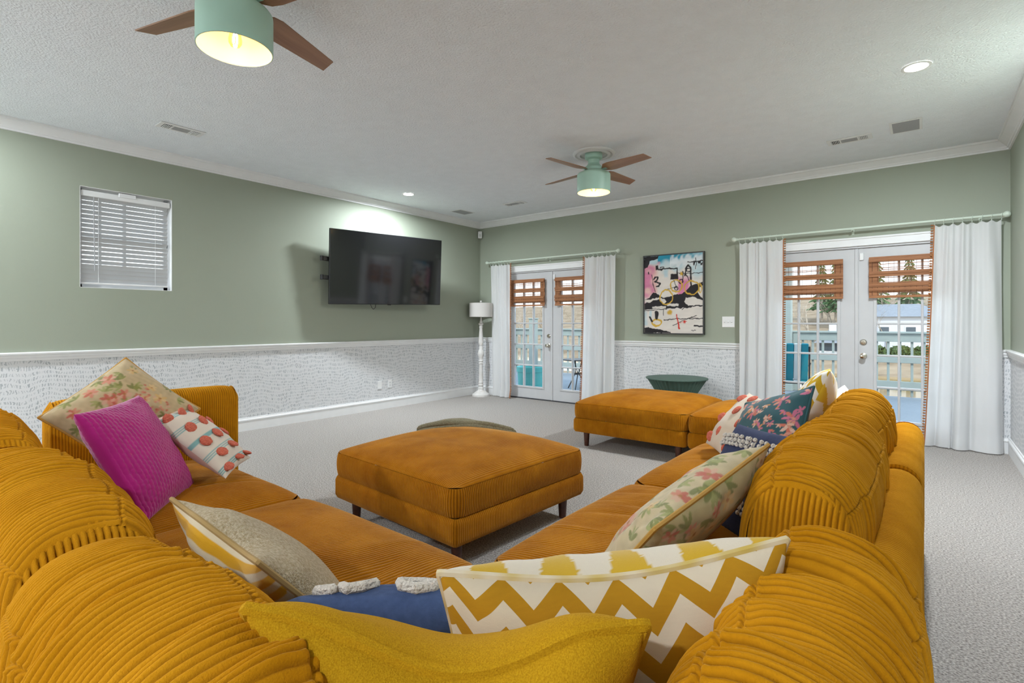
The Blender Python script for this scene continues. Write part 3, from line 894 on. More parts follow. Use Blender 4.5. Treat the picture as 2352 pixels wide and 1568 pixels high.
def floral(seed, ground=(0.50, 0.39, 0.23), n=36):
    def f(u, v):
        r = np.random.default_rng(seed)
        C = blank(u, ground)
        C *= (1 + 0.08 * snoise(u, v, seed, 60))[:, None]
        gr = [(0.24, 0.25, 0.07), (0.33, 0.33, 0.12), (0.19, 0.20, 0.06)]
        rd = [(0.50, 0.10, 0.07), (0.60, 0.22, 0.15), (0.62, 0.36, 0.26)]
        ye = [(0.62, 0.40, 0.16), (0.66, 0.47, 0.24)]
        for i in range(n):             # leaves
            cu, cv, a = r.uniform(0, 1), r.uniform(0, 1), r.uniform(0, 6.28)
            for k in range(4):
                aa = a + (k - 1.5) * 0.7
                C = lay(C, 0.9 * soft(ell(u, v, cu + 0.038 * math.cos(aa), cv + 0.038 * math.sin(aa), 0.042, 0.014, aa), 0.4), gr[r.integers(3)])
        for i in range(int(n * 0.6)):        # blooms
            cu, cv = r.uniform(0.03, 0.97), r.uniform(0.03, 0.97); R = r.uniform(0.04, 0.07)
            pal = rd if r.uniform() < 0.6 else ye
            for k in range(7):
                t = k * 0.9 + r.uniform(0, 0.4)
                C = lay(C, 0.85 * soft(ell(u, v, cu + R * 0.6 * math.cos(t), cv + R * 0.6 * math.sin(t), R * 0.6, R * 0.30, t), 0.5), pal[r.integers(len(pal))])
            C = lay(C, 0.9 * soft(ell(u, v, cu, cv, R * 0.25, R * 0.25), 0.5), (0.40, 0.17, 0.05))
        for i in range(2):             # hydrangea-like clusters
            cu, cv = r.uniform(0.2, 0.8), r.uniform(0.2, 0.8)
            for k in range(26):
                C = lay(C, 0.8 * soft(ell(u, v, cu + r.normal() * 0.05, cv + r.normal() * 0.07, 0.014, 0.014), 0.5), rd[r.integers(3)])
        return C
    return f

def ikat(cream, yel, nu=4.0, nv=3.0, ph=0.0):
    """rows of jagged-edged drops, alternately pointing up and down"""
    def f(u, v):
        C = blank(u, cream)
        jag = 0.05 * (np.abs((v * 90 + 3 * np.sin(u * 25)) % 1 - 0.5))
        y = (1 - v) * nv + ph
        row = np.floor(y); fy = y % 1
        for k in (0, 1):                      # even rows taper away from the edge, odd rows towards it
            fu = np.abs((u * nu + 0.5 * k) % 1 - 0.5)
            w = 0.30 * np.clip(1 - fy / 0.95, 0, 1) ** 0.75 if k == 0 else 0.36 * np.clip(fy / 0.95, 0, 1) ** 0.75
            C = lay(C, ((row % 2 == k) & (fu + jag < w)).astype(float), yel)
        return C
    return f

def stripes_h(a, b, n):
    def f(u, v):
        return lay(blank(u, a), ((v * n + 0.015 * np.sin(u * 30)) % 1 < 0.5).astype(float), b)
    return f

def polka_ground(u, v):
    C = blank(u, (0.72, 0.64, 0.55))
    for c in np.arange(0.1, 1.0, 0.2):
        for k in (-0.022, 0, 0.022):
            C = lay(C, (np.abs(u - c - k) < 0.0065).astype(float), (0.22, 0.42, 0.42))
    return C

def teal_print(u, v):
    r = np.random.default_rng(5)
    C = blank(u, (0.035, 0.105, 0.125))
    pal = [(0.60, 0.17, 0.12), (0.66, 0.30, 0.22), (0.62, 0.27, 0.10), (0.55, 0.16, 0.26), (0.72, 0.48, 0.38)]
    for i in range(80):
        cu, cv, a = r.uniform(0, 1), r.uniform(0, 1), r.uniform(0, 6.28)
        c = pal[r.integers(5)]; c2 = pal[r.integers(5)]
        R = r.uniform(0.03, 0.065)
        for k in range(r.integers(2, 6)):
            t = a + k * 0.9
            d = ell(u, v, cu + R * 0.8 * math.cos(t), cv + R * 0.8 * math.sin(t), R * 0.75, R * 0.30, t)
            C = lay(C, soft(d, 0.15), c if k % 2 else c2)
    return C

def tuft_print(u, v):
    C = blank(u, (0.72, 0.62, 0.55))
    C = lay(C, ((v > 0.78) & (v < 0.9)).astype(float), (0.42, 0.03, 0.20))
    C = lay(C, ((u * 5 % 1 < 0.5) & (v > 0.9)).astype(float), (0.20, 0.42, 0.48))
    C = lay(C, ((v * 4 % 1 < 0.35) & (v < 0.7)).astype(float), (0.20, 0.42, 0.48))
    return C

def quilt(u, v):
    return blank(u, (0.42, 0.004, 0.19)) * (1 + 0.06 * snoise(u, v, 9, 30))[:, None]

CREAM = (0.72, 0.60, 0.46); YEL = (0.60, 0.36, 0.018)
M_vc = vcol('printed_cotton')
M_vc_rough = vcol('tufted_cotton', bump=0.8, bscale=260.0)
M_chev = chevron_mat('chevron_cotton', 7.0, 8.5, 1.25, (0.50, 0.24, 0.012), CREAM)
M_chev2 = chevron_mat('chevron_cotton_small', 5.0, 5.0, 1.1, (0.58, 0.36, 0.02), (0.78, 0.74, 0.68))
M_linen = simple('mustard_linen', (0.42, 0.205, 0.005), 0.9, col2=(0.56, 0.30, 0.010), vscale=520, bump=0.35, bscale=520, sheen=0.2, spec=0.1, detail=1)
M_champ = simple('champagne_weave', (0.42, 0.29, 0.13), 0.55, col2=(0.72, 0.60, 0.42), vscale=160, bump=0.9, bscale=320, spec=0.6)
M_champ_pipe = simple('champagne_piping', (0.40, 0.26, 0.10), 0.9, var=0.1)
M_gold_pipe = simple('gold_piping', (0.50, 0.27, 0.05), 0.8, var=0.05)
M_mag = vcol('magenta_quilt', rough=0.7, sheen=0.5, bump=0.3)
M_navy = simple('navy_cotton', (0.018, 0.026, 0.075), 0.9, col2=(0.028, 0.038, 0.10), vscale=80, bump=0.2, bscale=400, sheen=0.15)
M_blue = simple('denim_blue_cotton', (0.035, 0.065, 0.16), 0.9, col2=(0.05, 0.085, 0.20), vscale=80, bump=0.2, bscale=400)
M_tuft = simple('white_tufting', (0.72, 0.65, 0.58), 1.0, var=0.06, vscale=90, bump=1.0, bscale=160)
M_coral = simple('coral_pompom', (0.62, 0.125, 0.075), 1.0, col2=(0.74, 0.20, 0.13), vscale=90, bump=1.0, bscale=150)
M_tealpipe = simple('teal_piping', (0.03, 0.10, 0.12), 0.9)
M_dkback = simple('slate_backing', (0.07, 0.075, 0.085), 0.9, var=0.08)
M_chev_pipe = simple('yellow_cream_piping', (0.60, 0.42, 0.10), 0.85, col2=(0.74, 0.62, 0.46), vscale=22, detail=0)

# --- mustard linen pillow, right under the viewer
def w_mustard(V):
    V = V.copy()
    k = np.clip((V[:, 2] + 0.24) / 0.48, 0, 1)
    V[:, 2] += k * (-0.050 * np.exp(-((V[:, 0] - 0.01) / 0.13) ** 2) + 0.012 * np.exp(-((V[:, 0] - 0.16) / 0.05) ** 2))
    V[:, 1] -= 0.03 * np.exp(-((V[:, 0] - 0.02) / 0.15) ** 2) * k
    return V
place_pillow('throw_pillow', 0.48, 0.50, 0.24, 201, [M_linen], (-0.522, 0.512, 0.672), (0.775, 0.632, -0.045), (0.28, -0.34, 1.0),
             'mustard linen pillow with piping at the bottom centre', M_linen, 0.0085, warp=w_mustard, res=90, low=0.014, wr=0.010, expo=0.42)
# --- big chevron pillow
def w_chev(V):
    V = V.copy(); k = np.clip((V[:, 2] + 0.26) / 0.52, 0, 1)
    V[:, 2] += k * (-0.02 * np.cos(V[:, 0] * 9))
    return V
place_pillow('throw_pillow', 0.54, 0.50, 0.27, 202, [M_vc, M_chev], (-0.43, 0.815, 0.655), (-0.745, -0.665, -0.07), (0.29, -0.36, 1.0),
             'large yellow and cream chevron pillow in the sofa corner', M_chev_pipe, 0.006, warp=w_chev, res=150, colF=ikat((0.72, 0.62, 0.50), YEL, 5.5, 4.5, 0.0), expo=0.42)
# --- champagne pillow with striped back
def w_champ(V):
    V = V.copy(); k = np.clip((V[:, 2] + 0.22) / 0.46, 0, 1)
    V[:, 2] += k * (0.03 * np.exp(-((V[:, 0] - 0.03) / 0.07) ** 2) - 0.03 * np.exp(-((V[:, 0] + 0.12) / 0.08) ** 2))
    return V
place_pillow('throw_pillow', 0.48, 0.46, 0.17, 203, [M_champ, M_vc], (-1.235, 0.63, 0.630), (-1.0, 0.03, 0.03), (0.0, -0.70, 0.80),
             'champagne sparkle pillow with yellow striped back on the left seat', M_champ_pipe, 0.006, warp=w_champ, res=110, colB=stripes_h((0.66, 0.34, 0.012), (0.66, 0.55, 0.38), 11.3))
# --- blue pillow with white tufted lettering
o, V = place_pillow('throw_pillow', 0.44, 0.34, 0.14, 204, [M_blue], (-0.82, 0.70, 0.625), (-0.80, -0.60, 0.0), (0.33, -0.43, 0.50),
             'denim blue pillow with white tufted lettering behind the linen pillow', None, res=60)
def tuft_strip(parent, pts, r, name='letter'):
    mb = MB(); mb.tube(pts, r, 7)
    for p in pts: mb.ball(p, r * 1.05, 7, 5)
    mb.build(name, M_tuft, parent)
yb = lambda x, z: -0.070 * math.sqrt(max(0.0, (1 - (x / 0.22) ** 2) * (1 - (z / 0.17) ** 2))) - 0.004
for pts in ([(0.13, 0.145), (0.16, 0.135)], [(0.06, 0.115), (0.075, 0.14), (0.10, 0.148), (0.115, 0.135)],
            [(-0.07, 0.10), (-0.06, 0.14), (-0.03, 0.15), (0.0, 0.14), (0.01, 0.11), (-0.03, 0.09), (-0.07, 0.10)],
            [(-0.12, 0.11), (-0.145, 0.14), (-0.165, 0.15)], [(-0.145, 0.14), (-0.14, 0.10)]):
    tuft_strip(o, [(x, yb(x, z), z) for x, z in pts], 0.011)

# --- left group
place_pillow('throw_pillow', 0.44, 0.44, 0.17, 205, [M_vc], (-3.02, 0.80, 0.815), (0.24, 0.26, -0.27), (-0.22, -0.27, 0.22) if False else (-0.18, 0.20, 0.30),
             'floral pillow with gold piping at the far left end of the sofa', M_gold_pipe, 0.006, colF=floral(3), colB=floral(4), res=130, low=0.016, wr=0.008)
def w_quilt(V):
    V = V.copy()
    sg = np.sign(V[:, 1]); a = np.abs(V[:, 1])
    q = 0.0045 * np.abs(np.sin(np.pi * V[:, 0] / 0.017)) ** 0.5 + 0.0030 * np.abs(np.sin(np.pi * (V[:, 2] / 0.024 + 0.5 * (np.floor(V[:, 0] / 0.017) % 2)))) ** 0.5
    V[:, 1] += sg * q * np.clip(a / 0.01, 0, 1)
    return V
place_pillow('throw_pillow', 0.45, 0.50, 0.16, 206, [M_mag], (-2.63, 0.75, 0.685), (-0.31, 0.28, 0.01), (0.0, -0.28, 0.39),
             'magenta quilted velvet pillow on the left side', None, colF=quilt, colB=quilt, res=170, warp=w_quilt)
def dots(o, spots, W, Hh, T, r, yside=-1):
    for (s, t) in spots:
        x, z = W / 2 * s * (1 - 0.05 * (1 - t * t)), Hh / 2 * t * (1 - 0.05 * (1 - s * s))
        y = yside * T / 2 * max(0.0, (1 - s * s) * (1 - t * t)) ** 0.5
        mb = MB(); mb.ball((0, 0, 0), r, 14, 8, (1, 0.34, 1))
        rr = random.Random(int(s * 100 + t * 1000))
        mb.v = [tuple(c * (1 + rr.uniform(-0.10, 0.10)) for c in p) for p in mb.v]
        k = mb.build('pompom', M_coral, o, (x, y + yside * 0.002, z))
        k.rotation_euler = (0.5 * t * -yside * -1, 0, -0.6 * s * -yside)
o, V = place_pillow('lumbar_pillow', 0.43, 0.31, 0.13, 207, [M_vc], (-2.80, 1.065, 0.665), (0.211, 0.237, -0.278), (-0.238, 0.189, 0.048),
             'white lumbar pillow with coral dots and teal stripes beside the magenta pillow', None, colF=polka_ground, colB=lambda u, v: blank(u, (0.60, 0.42, 0.33)), res=110)
dots(o, [(-0.8, -0.7), (-0.8, 0.0), (-0.8, 0.7), (-0.35, -0.55), (-0.35, 0.2), (-0.3, 0.85), (0.1, -0.62), (0.1, 0.1), (0.12, 0.75), (0.52, -0.5), (0.52, 0.3), (0.85, -0.7), (0.85, 0.1), (0.85, 0.75)], 0.43, 0.31, 0.13, 0.030)

# --- right group
place_pillow('throw_pillow', 0.54, 0.50, 0.19, 208, [M_vc], (-0.565, 1.45, 0.66), (-0.127, -0.52, -0.115), (0.36, 0.0, 0.42),
             'floral pillow with gold piping leaning on the right back cushions', M_gold_pipe, 0.006, colF=floral(6, (0.54, 0.43, 0.26), 44), colB=floral(7, (0.48, 0.39, 0.21), 46), res=150, low=0.018, wr=0.012)
place_pillow('throw_pillow', 0.42, 0.40, 0.13, 209, [M_vc_rough], (-0.69, 1.69, 0.595), (-0.10, -0.55, -0.10), (0.40, 0.0, 0.42),
             'cream pillow with blue and magenta tufting behind the right floral pillow', None, colF=tuft_print, colB=tuft_print, res=80)
o, V = place_pillow('throw_pillow', 0.44, 0.42, 0.15, 210, [M_navy], (-0.52, 2.08, 0.66), (0.62, -0.55, 0.05), (0.22, 0.20, 0.45),
             'navy pillow with cream bobble fringe', None, res=60)
for t in (-0.55, 0.55):
    fr = MB()
    for i in range(16):
        s = -0.92 + 1.84 * i / 15
        x = 0.22 * s; z = 0.21 * t
        y = -0.075 * math.sqrt(max(0, (1 - s * s) * (1 - t * t))) - 0.008
        for k in range(3):
            fr.ball((x + random.uniform(-0.006, 0.006), y - 0.004 + random.uniform(-0.004, 0.002), z - 0.018 + 0.018 * k), 0.0085, 7, 5)
        fr.tube([(x, y, z + 0.02), (x, y, z - 0.02)], 0.003, 5)
    tag(fr.build('bobble_fringe', M_tuft, o), kind='stuff')
place_pillow('throw_pillow', 0.46, 0.44, 0.16, 211, [M_vc, M_dkback], (-0.60, 2.78, 0.70), (0.75, -0.50, 0.30), (0.10, 0.24, 0.42),
             'teal pillow embroidered with coral flowers', M_tealpipe, 0.006, colF=teal_print, res=130)
o, V = place_pillow('throw_pillow', 0.44, 0.40, 0.14, 212, [M_vc], (-0.82, 3.10, 0.67), (0.50, -0.80, 0.0), (0.24, 0.17, 0.36),
             'cream pillow with coral dots on the right side', None, colF=lambda u, v: lay(blank(u, (0.66, 0.54, 0.42)), (np.abs(u - 0.12) < 0.01).astype(float), (0.45, 0.55, 0.52)), colB=lambda u, v: blank(u, (0.58, 0.46, 0.36)), res=80)
dots(o, [(-0.62, -0.78), (-0.6, -0.1), (-0.6, 0.72), (0.0, -0.5), (0.05, 0.3), (0.0, 0.85), (0.62, -0.75), (0.6, 0.0), (0.6, 0.7)], 0.44, 0.40, 0.14, 0.031)
place_pillow('throw_pillow', 0.50, 0.48, 0.20, 213, [M_chev2, M_vc], (-0.52, 3.50, 0.755), (0.12, -0.95, 0.05), (0.38, 0.04, 0.90),
             'smaller yellow chevron pillow with leaf-print back, far end of the sofa', None, colB=ikat((0.76, 0.72, 0.66), (0.62, 0.42, 0.03), 3.0, 5.0, 0.1), res=110)
place_pillow('throw_pillow', 0.40, 0.36, 0.14, 214, [M_curtain if False else simple('ivory_cotton', (0.74, 0.68, 0.62), 0.9, var=0.03)], (-0.42, 3.60, 0.70), (0.2, -0.95, 0.0), (0.38, 0.04, 0.80),
             'plain ivory pillow peeking out behind the small chevron pillow', None, res=50)

# --- folded throw on the ottoman
def blanket():
    th = math.radians(-3.5); ct, st_ = math.cos(th), math.sin(th)
    na, nb = 110, 60
    A, B = np.meshgrid(np.linspace(-1, 1, na), np.linspace(0, 1, nb), indexing='ij')
    R_ = np.array([0.783, 0.622]); F_ = np.array([-0.622, 0.783])
    c0 = np.array([-2.555, 2.735])
    layers = []
    Vs = []; Qs = []; off = 0
    for k in range(2):
        fr_ = 0.0 + 0.012 * k
        wx = 0.40 * A * (1 - 0.03 * k); wy = fr_ + 0.52 * B + 0.03 * np.sin(A * 4 + 1) * (1 - B)
        X = c0[0] + wx * R_[0] + wy * F_[0]; Y = c0[1] + wx * R_[1] + wy * F_[1]
        dx, dy = X + 2.315, Y - 2.385
        lx, ly = ct * dx + st_ * dy, -st_ * dx + ct * dy
        ex = np.clip(1 - np.abs(2 * lx / 1.13) ** 3, 0, 1); ey = np.clip(1 - np.abs(2 * ly / 1.10) ** 3, 0, 1)
        top = 0.434 + 0.075 * (ex * ey) ** 0.62
        o_ = np.maximum(np.maximum(np.abs(lx) - 0.555, np.abs(ly) - 0.54), 0)
        drop = np.minimum(0.22, o_ * 2.6)
        pull = np.minimum(o_, 0.05) - o_
        X2 = X + np.where(o_ > 0.05, pull * F_[0] * 1.0, 0); Y2 = Y + np.where(o_ > 0.05, pull * F_[1] * 1.0, 0)
        rib = 0.0035 * np.abs(np.sin(B * 60)) * np.abs(np.sin(A * 70 + (np.floor(B * 60 / np.pi) % 2) * 1.57))
        roll = 0.020 * (1 - np.clip((B / 0.05), 0, 1)) ** 2
        Z = top - drop + 0.020 + 0.026 * k - roll * (0.9) + rib + 0.012 * snoise(X, Y, 77, 14) * (k == 1) + 0.006
        Vs.append(np.stack([X2, Y2, Z], -1).reshape(-1, 3)); Qs.append(gridq(na, nb, off)); off += na * nb
        Vs.append(np.stack([X2, Y2, Z - 0.022], -1).reshape(-1, 3)); Qs.append(gridq(na, nb, off, flip=True)); off += na * nb
        # closing strip round the edge
        t0, b0 = off - 2 * na * nb, off - na * nb
        e = [i * nb for i in range(na)] + [(na - 1) * nb + j for j in range(1, nb)] + [i * nb + nb - 1 for i in range(na - 2, -1, -1)] + [j for j in range(nb - 2, 0, -1)]
        e = np.array(e); e2 = np.roll(e, -1)
        Qs.append(np.stack([t0 + e, b0 + e, b0 + e2, t0 + e2], -1))
    return amesh('throw_blanket', np.vstack(Vs), np.vstack(Qs), True)
bm_ = simple('olive_knit', (0.17, 0.145, 0.085), 0.95, col2=(0.25, 0.22, 0.14), vscale=90, bump=0.8, bscale=180, sheen=0.5)
tag(put('throw_blanket', blanket(), bm_), 'folded olive knitted throw draped over the ottoman corner', 'blanket')


# =================================================================== CEILING FITTINGS
M_bulbglass = glass_mat('bulb_glass', (1.0, 0.93, 0.75))
M_fil = simple('filament', (1, 0.8, 0.4), 0.5, emit=(1.0, 0.62, 0.22), estr=60.0)
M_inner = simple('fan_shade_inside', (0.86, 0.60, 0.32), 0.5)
M_lens = simple('downlight_lens', (1, 1, 1), 0.5, emit=(1.0, 0.97, 0.92), estr=14.0)

def ceiling_fan(name, x, y, ang, label):
    root = empty(name, (x, y, ZC), ang, label, 'ceiling fan', 'mint ceiling fans with oak blades')
    z = lambda h: h - ZC
    MB().lathe([(0.088, z(2.9865)), (0.088, z(2.935)), (0.080, z(2.928)), (0.062, z(2.922))], 32).build('canopy', M_mint, root)
    MB().lathe([(0.058, z(2.928)), (0.058, z(2.880)), (0.066, z(2.872)), (0.070, z(2.862)), (0.098, z(2.838)), (0.100, z(2.810)), (0.128, z(2.792)), (0.130, z(2.782))], 40).build('motor_housing', M_mint, root)
    MB().ball((0.086, 0.0, z(2.945)), 0.008, 10, 6).build('mount_screw', M_chrome, root)
    d = MB()
    n = 56
    d.lathe([(0.120, z(2.786)), (0.160, z(2.780)), (0.169, z(2.768)), (0.170, z(2.755)), (0.170, z(2.585)), (0.165, z(2.583)), (0.160, z(2.588))], n, cap=False)
    d.build('drum_shade', M_mint, root)
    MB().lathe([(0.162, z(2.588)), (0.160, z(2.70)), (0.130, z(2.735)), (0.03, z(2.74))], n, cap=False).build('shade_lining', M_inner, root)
    MB().lathe([(0.018, z(2.74)), (0.018, z(2.70)), (0.014, z(2.695))], 16).build('lamp_socket', M_white, root)
    b = MB().lathe([(0.013, z(2.697)), (0.015, z(2.685)), (0.026, z(2.660)), (0.031, z(2.635)), (0.030, z(2.618)), (0.020, z(2.602)), (0.004, z(2.597))], 20).build('bulb', M_bulbglass, root)
    fl = MB()
    for k in range(4):
        t = k * math.pi / 2 + 0.4
        fl.tube([(0.004 * math.cos(t), 0.004 * math.sin(t), z(2.68)), (0.011 * math.cos(t), 0.011 * math.sin(t), z(2.645)), (0.009 * math.cos(t), 0.009 * math.sin(t), z(2.615))], 0.0022, 6)
    fl.build('filament', M_fil, b)
    # four blades with clipped corners
    out = [(0.115, -0.016), (0.175, -0.075), (0.225, -0.084), (0.640, -0.050), (0.665, 0.048), (0.240, 0.066), (0.180, 0.058), (0.115, 0.016)]
    bm = bmesh.new()
    vt = [bm.verts.new((px, py, 0.0035)) for px, py in out]; vb = [bm.verts.new((px, py, -0.0035)) for px, py in out]
    bm.faces.new(vt); bm.faces.new(vb[::-1]); n8 = len(out)
    for i in range(n8): bm.faces.new((vt[i], vb[i], vb[(i + 1) % n8], vt[(i + 1) % n8]))
    bmesh.ops.recalc_face_normals(bm, faces=bm.faces)
    me = bpy.data.meshes.new('blade'); bm.to_mesh(me); bm.free(); me.materials.append(M_blade)
    for k in range(4):
        o = put('blade', me, None, root, (0, 0, z(2.805)))
        o.rotation_euler = (Matrix.Rotation(k * math.pi / 2, 4, 'Z') @ Matrix.Rotation(math.radians(-13), 4, 'X')).to_euler()
        br = MB().beam((0.085, 0, 0), (0.17, 0, 0.0), 0.03, 0.012).build('blade_bracket', M_mint, o)
    L = bpy.data.lights.new('fan_bulb_light', 'POINT'); L.energy = FANLIGHT; L.color = (1.0, 0.68, 0.36); L.shadow_soft_size = 0.02
    lo = bpy.data.objects.new('fan_bulb_light', L); COL.objects.link(lo); lo.parent = root; lo.location = (0, 0, z(2.592))
    return root
ceiling_fan('ceiling_fan', -2.66, 4.70, math.radians(79), 'whole mint ceiling fan hanging before the French doors')
ceiling_fan('ceiling_fan', -2.64, 1.145, math.radians(107), 'mint ceiling fan cut off by the top edge')

def medallion(x, y, label):
    o = MB().lathe([(0.215, 0), (0.215, -0.010), (0.205, -0.020), (0.190, -0.022), (0.180, -0.014), (0.170, -0.014), (0.160, -0.024), (0.140, -0.026), (0.130, -0.012), (0.110, -0.010), (0.100, -0.004), (0.090, -0.003)], 56).build('ceiling_medallion', M_medal, None, (x, y, ZC - 0.0005))
    return tag(o, label, 'medallion', 'round plaster ceiling medallions')
medallion(-2.66, 4.70, 'round white plaster medallion above the far fan')
medallion(-2.64, 1.145, 'round white plaster medallion above the near fan, out of view')

def downlight(x, y, label, k=1.0, spread=math.pi):
    root = empty('recessed_light', (x, y, ZC), 0, label, 'ceiling light', 'recessed ceiling lights')
    MB().lathe([(0.085, -0.001), (0.085, -0.005), (0.078, -0.008), (0.066, -0.006), (0.066, -0.0015)], 36, cap=False).build('trim_ring', M_white, root)
    MB().lathe([(0.066, -0.0025), (0.066, -0.0045), (0.0, -0.0050)], 36, cap=False).build('lens', M_lens, root)
    L = bpy.data.lights.new('recessed_lamp', 'AREA'); L.shape = 'DISK'; L.size = 0.16; L.spread = spread; L.energy = DOWNLIGHT * k; L.color = (0.86, 0.94, 1.0)
    lo = bpy.data.objects.new('recessed_lamp', L); COL.objects.link(lo); lo.parent = root; lo.location = (0, 0, -0.012)
downlight(-5.47, 4.63, 'bright recessed downlight above the television', 0.70, 3.0)
downlight(-0.04, 4.47, 'bright recessed downlight at the upper right', 1.0)
downlight(-5.47, 0.25, 'recessed downlight near the small window, out of view', 0.22)
downlight(-5.47, -2.2, 'added fill downlight in the rear left corner, out of view', 2.0)  # added lamp behind the viewer, evens out the room light
downlight(-0.04, -2.2, 'added fill downlight in the rear right corner, out of view', 0.85)  # second added rear lamp, unseen fill for the room

def vent(cx, cy, lx, ly, label, along='y'):
    root = empty('air_vent', (cx, cy, ZC), 0 if along == 'x' else H90, label, 'air vent', 'white ceiling registers')
    L, W = lx / 2, ly / 2
    MB().bev(-L, L, -W, W, -0.008, -0.0005, 0.003).build('register_frame', M_white, root)
    MB().bev(-L * 0.36, L * 0.36, -W * 0.55, W * 0.55, -0.0105, -0.0082, 0.001).build('middle_grille', M_grille, root)
    for s in (-1, 1):
        a, b = sorted((s * L * 0.44, s * L * 0.80))
        MB().box(a, b, -W * 0.6, W * 0.6, -0.0095, -0.0082).build('opening', M_dark if s < 0 else M_grille, root)
        for k in range(5):
            x = a + (b - a) * (k + 0.5) / 5
            MB().beam((x, -W * 0.6, -0.012), (x, W * 0.6, -0.012), 0.004, 0.006).build('louver', M_white, root)
vent(-5.23, 1.80, 0.36, 0.165, 'white ceiling register above the small window', 'y')
vent(-0.555, 5.85, 0.36, 0.165, 'white ceiling register near the right French doors', 'x')
vent(-4.68, 5.95, 0.36, 0.165, 'white ceiling register above the left French doors', 'x')
def ceiling_speaker(cx, cy, label):
    root = empty('ceiling_speaker', (cx, cy, ZC), 0, label, 'speaker', 'square ceiling speakers')
    MB().bev(-0.115, 0.115, -0.165, 0.165, -0.005, -0.0005, 0.002).build('bezel', M_white, root)
    MB().bev(-0.095, 0.095, -0.145, 0.145, -0.0065, -0.0052, 0.0005).build('grille', M_grille, root)
ceiling_speaker(-0.125, 5.765, 'flat grey ceiling speaker at the upper right')
ceiling_speaker(-5.69, 5.91, 'flat grey ceiling speaker in the far corner')

# =================================================================== WALL ITEMS
def television():
    root = empty('television', (-5.835, 4.61, 1.985), math.radians(90 - 6.9), 'large black wall-mounted television swung away from the wall', 'television')
    root.rotation_euler = (Matrix.Rotation(math.radians(90 - 6.9), 4, 'Z') @ Matrix.Rotation(math.radians(-1.1), 4, 'Y') @ Matrix.Rotation(math.radians(4), 4, 'X')).to_euler()
    w, h = 0.880, 0.486
    MB().bev(-w, w, 0, 0.035, -h, h, 0.004).build('case', M_black, root)
    MB().box(-w + 0.006, w - 0.006, -0.0012, 0.0, -h + 0.010, h - 0.006).build('screen', M_screen, root)
    MB().bev(-w * 0.5, w * 0.5, 0.035, 0.075, -h * 0.7, h * 0.35, 0.01).build('rear_housing', M_black, root)
    MB().box(-0.02, 0.03, 0.004, 0.02, -h - 0.008, -h).build('sensor_bump', M_black, root)
    return root
tv = television()
def mount():
    root = empty('wall_mount', (XL, 4.2, 1.95), 0, 'black swivel mount arms behind the television', 'bracket')
    MB().bev(0.001, 0.03, -0.25, 0.25, -0.22, 0.22, 0.004).build('wall_plate', M_black, root)
    for zz in (-0.12, 0.12):
        MB().beam((0.03, -0.12, zz), (0.13, -0.53, zz), 0.03, 0.055).build('arm', M_black, root)
        MB().beam((0.13, -0.53, zz + 0.0), (0.19, 0.1, zz), 0.03, 0.045).build('arm', M_black, root)
        MB().lathe([(0.022, -0.03), (0.022, 0.03)], 14, (0.13, -0.535, zz)).build('pivot', M_black, root)
mount()
tag(MB().tube([(XL + 0.22, 4.33, 1.52), (XL + 0.22, 4.36, 1.455), (XL + 0.22, 4.39, 1.43), (XL + 0.22, 4.42, 1.455), (XL + 0.22, 4.425, 1.52)], 0.004, 6).build('television_cable', M_black), 'small loop of black cable hanging below the television', 'cable')

def plate(name, x, y, z, wall, w, h, kind, label, cat):
    root = empty(name, (x, y, z), 0 if wall == 'back' else -H90, label, cat)
    if wall == 'left': root.rotation_euler = (0, 0, H90)
    MB().bev(-w / 2, w / 2, -0.007, -0.0005, -h / 2, h / 2, 0.002).build('cover_plate', M_white, root)
    if kind == 'outlet':
        for s in (-1, 1):
            MB().bev(-0.016, 0.016, -0.0095, -0.007, s * 0.02 - 0.014, s * 0.02 + 0.014, 0.002).build('socket', M_white, root)
            MB().box(-0.008, -0.005, -0.0100, -0.0094, s * 0.02 - 0.006, s * 0.02 + 0.006).box(0.005, 0.008, -0.0100, -0.0094, s * 0.02 - 0.006, s * 0.02 + 0.006).build('slots', M_dark, root)
    elif kind == 'switch':
        for s in (-1, 0, 1):
            MB().beam((s * 0.042, -0.007, 0.0), (s * 0.042, -0.018, 0.006), 0.010, 0.020).build('toggle', M_white, root)
    return root
plate('blank_cover_plate', XL, 4.66, 0.35, 'left', 0.072, 0.115, 'blank', 'blank white wall plate beside the outlet', 'wall plate')
plate('wall_outlet', XL, 4.84, 0.353, 'left', 0.072, 0.115, 'outlet', 'white double wall outlet below the television', 'outlet')
plate('light_switch', -1.928, YB, 1.257, 'back', 0.150, 0.135, 'switch', 'white light switch plate right of the painting', 'light switch')
ms = empty('motion_sensor', (XL + 0.05, YB - 0.05, 2.78), math.radians(45), 'white motion sensor high in the room corner', 'sensor')
MB().bev(-0.035, 0.035, -0.03, 0.02, -0.06, 0.06, 0.01, 2).build('case', M_white, ms)
MB().bev(-0.02, 0.02, -0.034, -0.029, -0.04, 0.01, 0.003).build('lens', simple('sensor_lens', (0.6, 0.62, 0.6), 0.3), ms)
tag(MB().tube([(XL + 0.012, YB - 0.012, 2.72), (XL + 0.012, YB - 0.012, 1.0)], 0.004, 6).build('sensor_wire', simple('green_wire', (0.36, 0.41, 0.31), 0.6)), 'thin painted wire running down the room corner', 'cable')

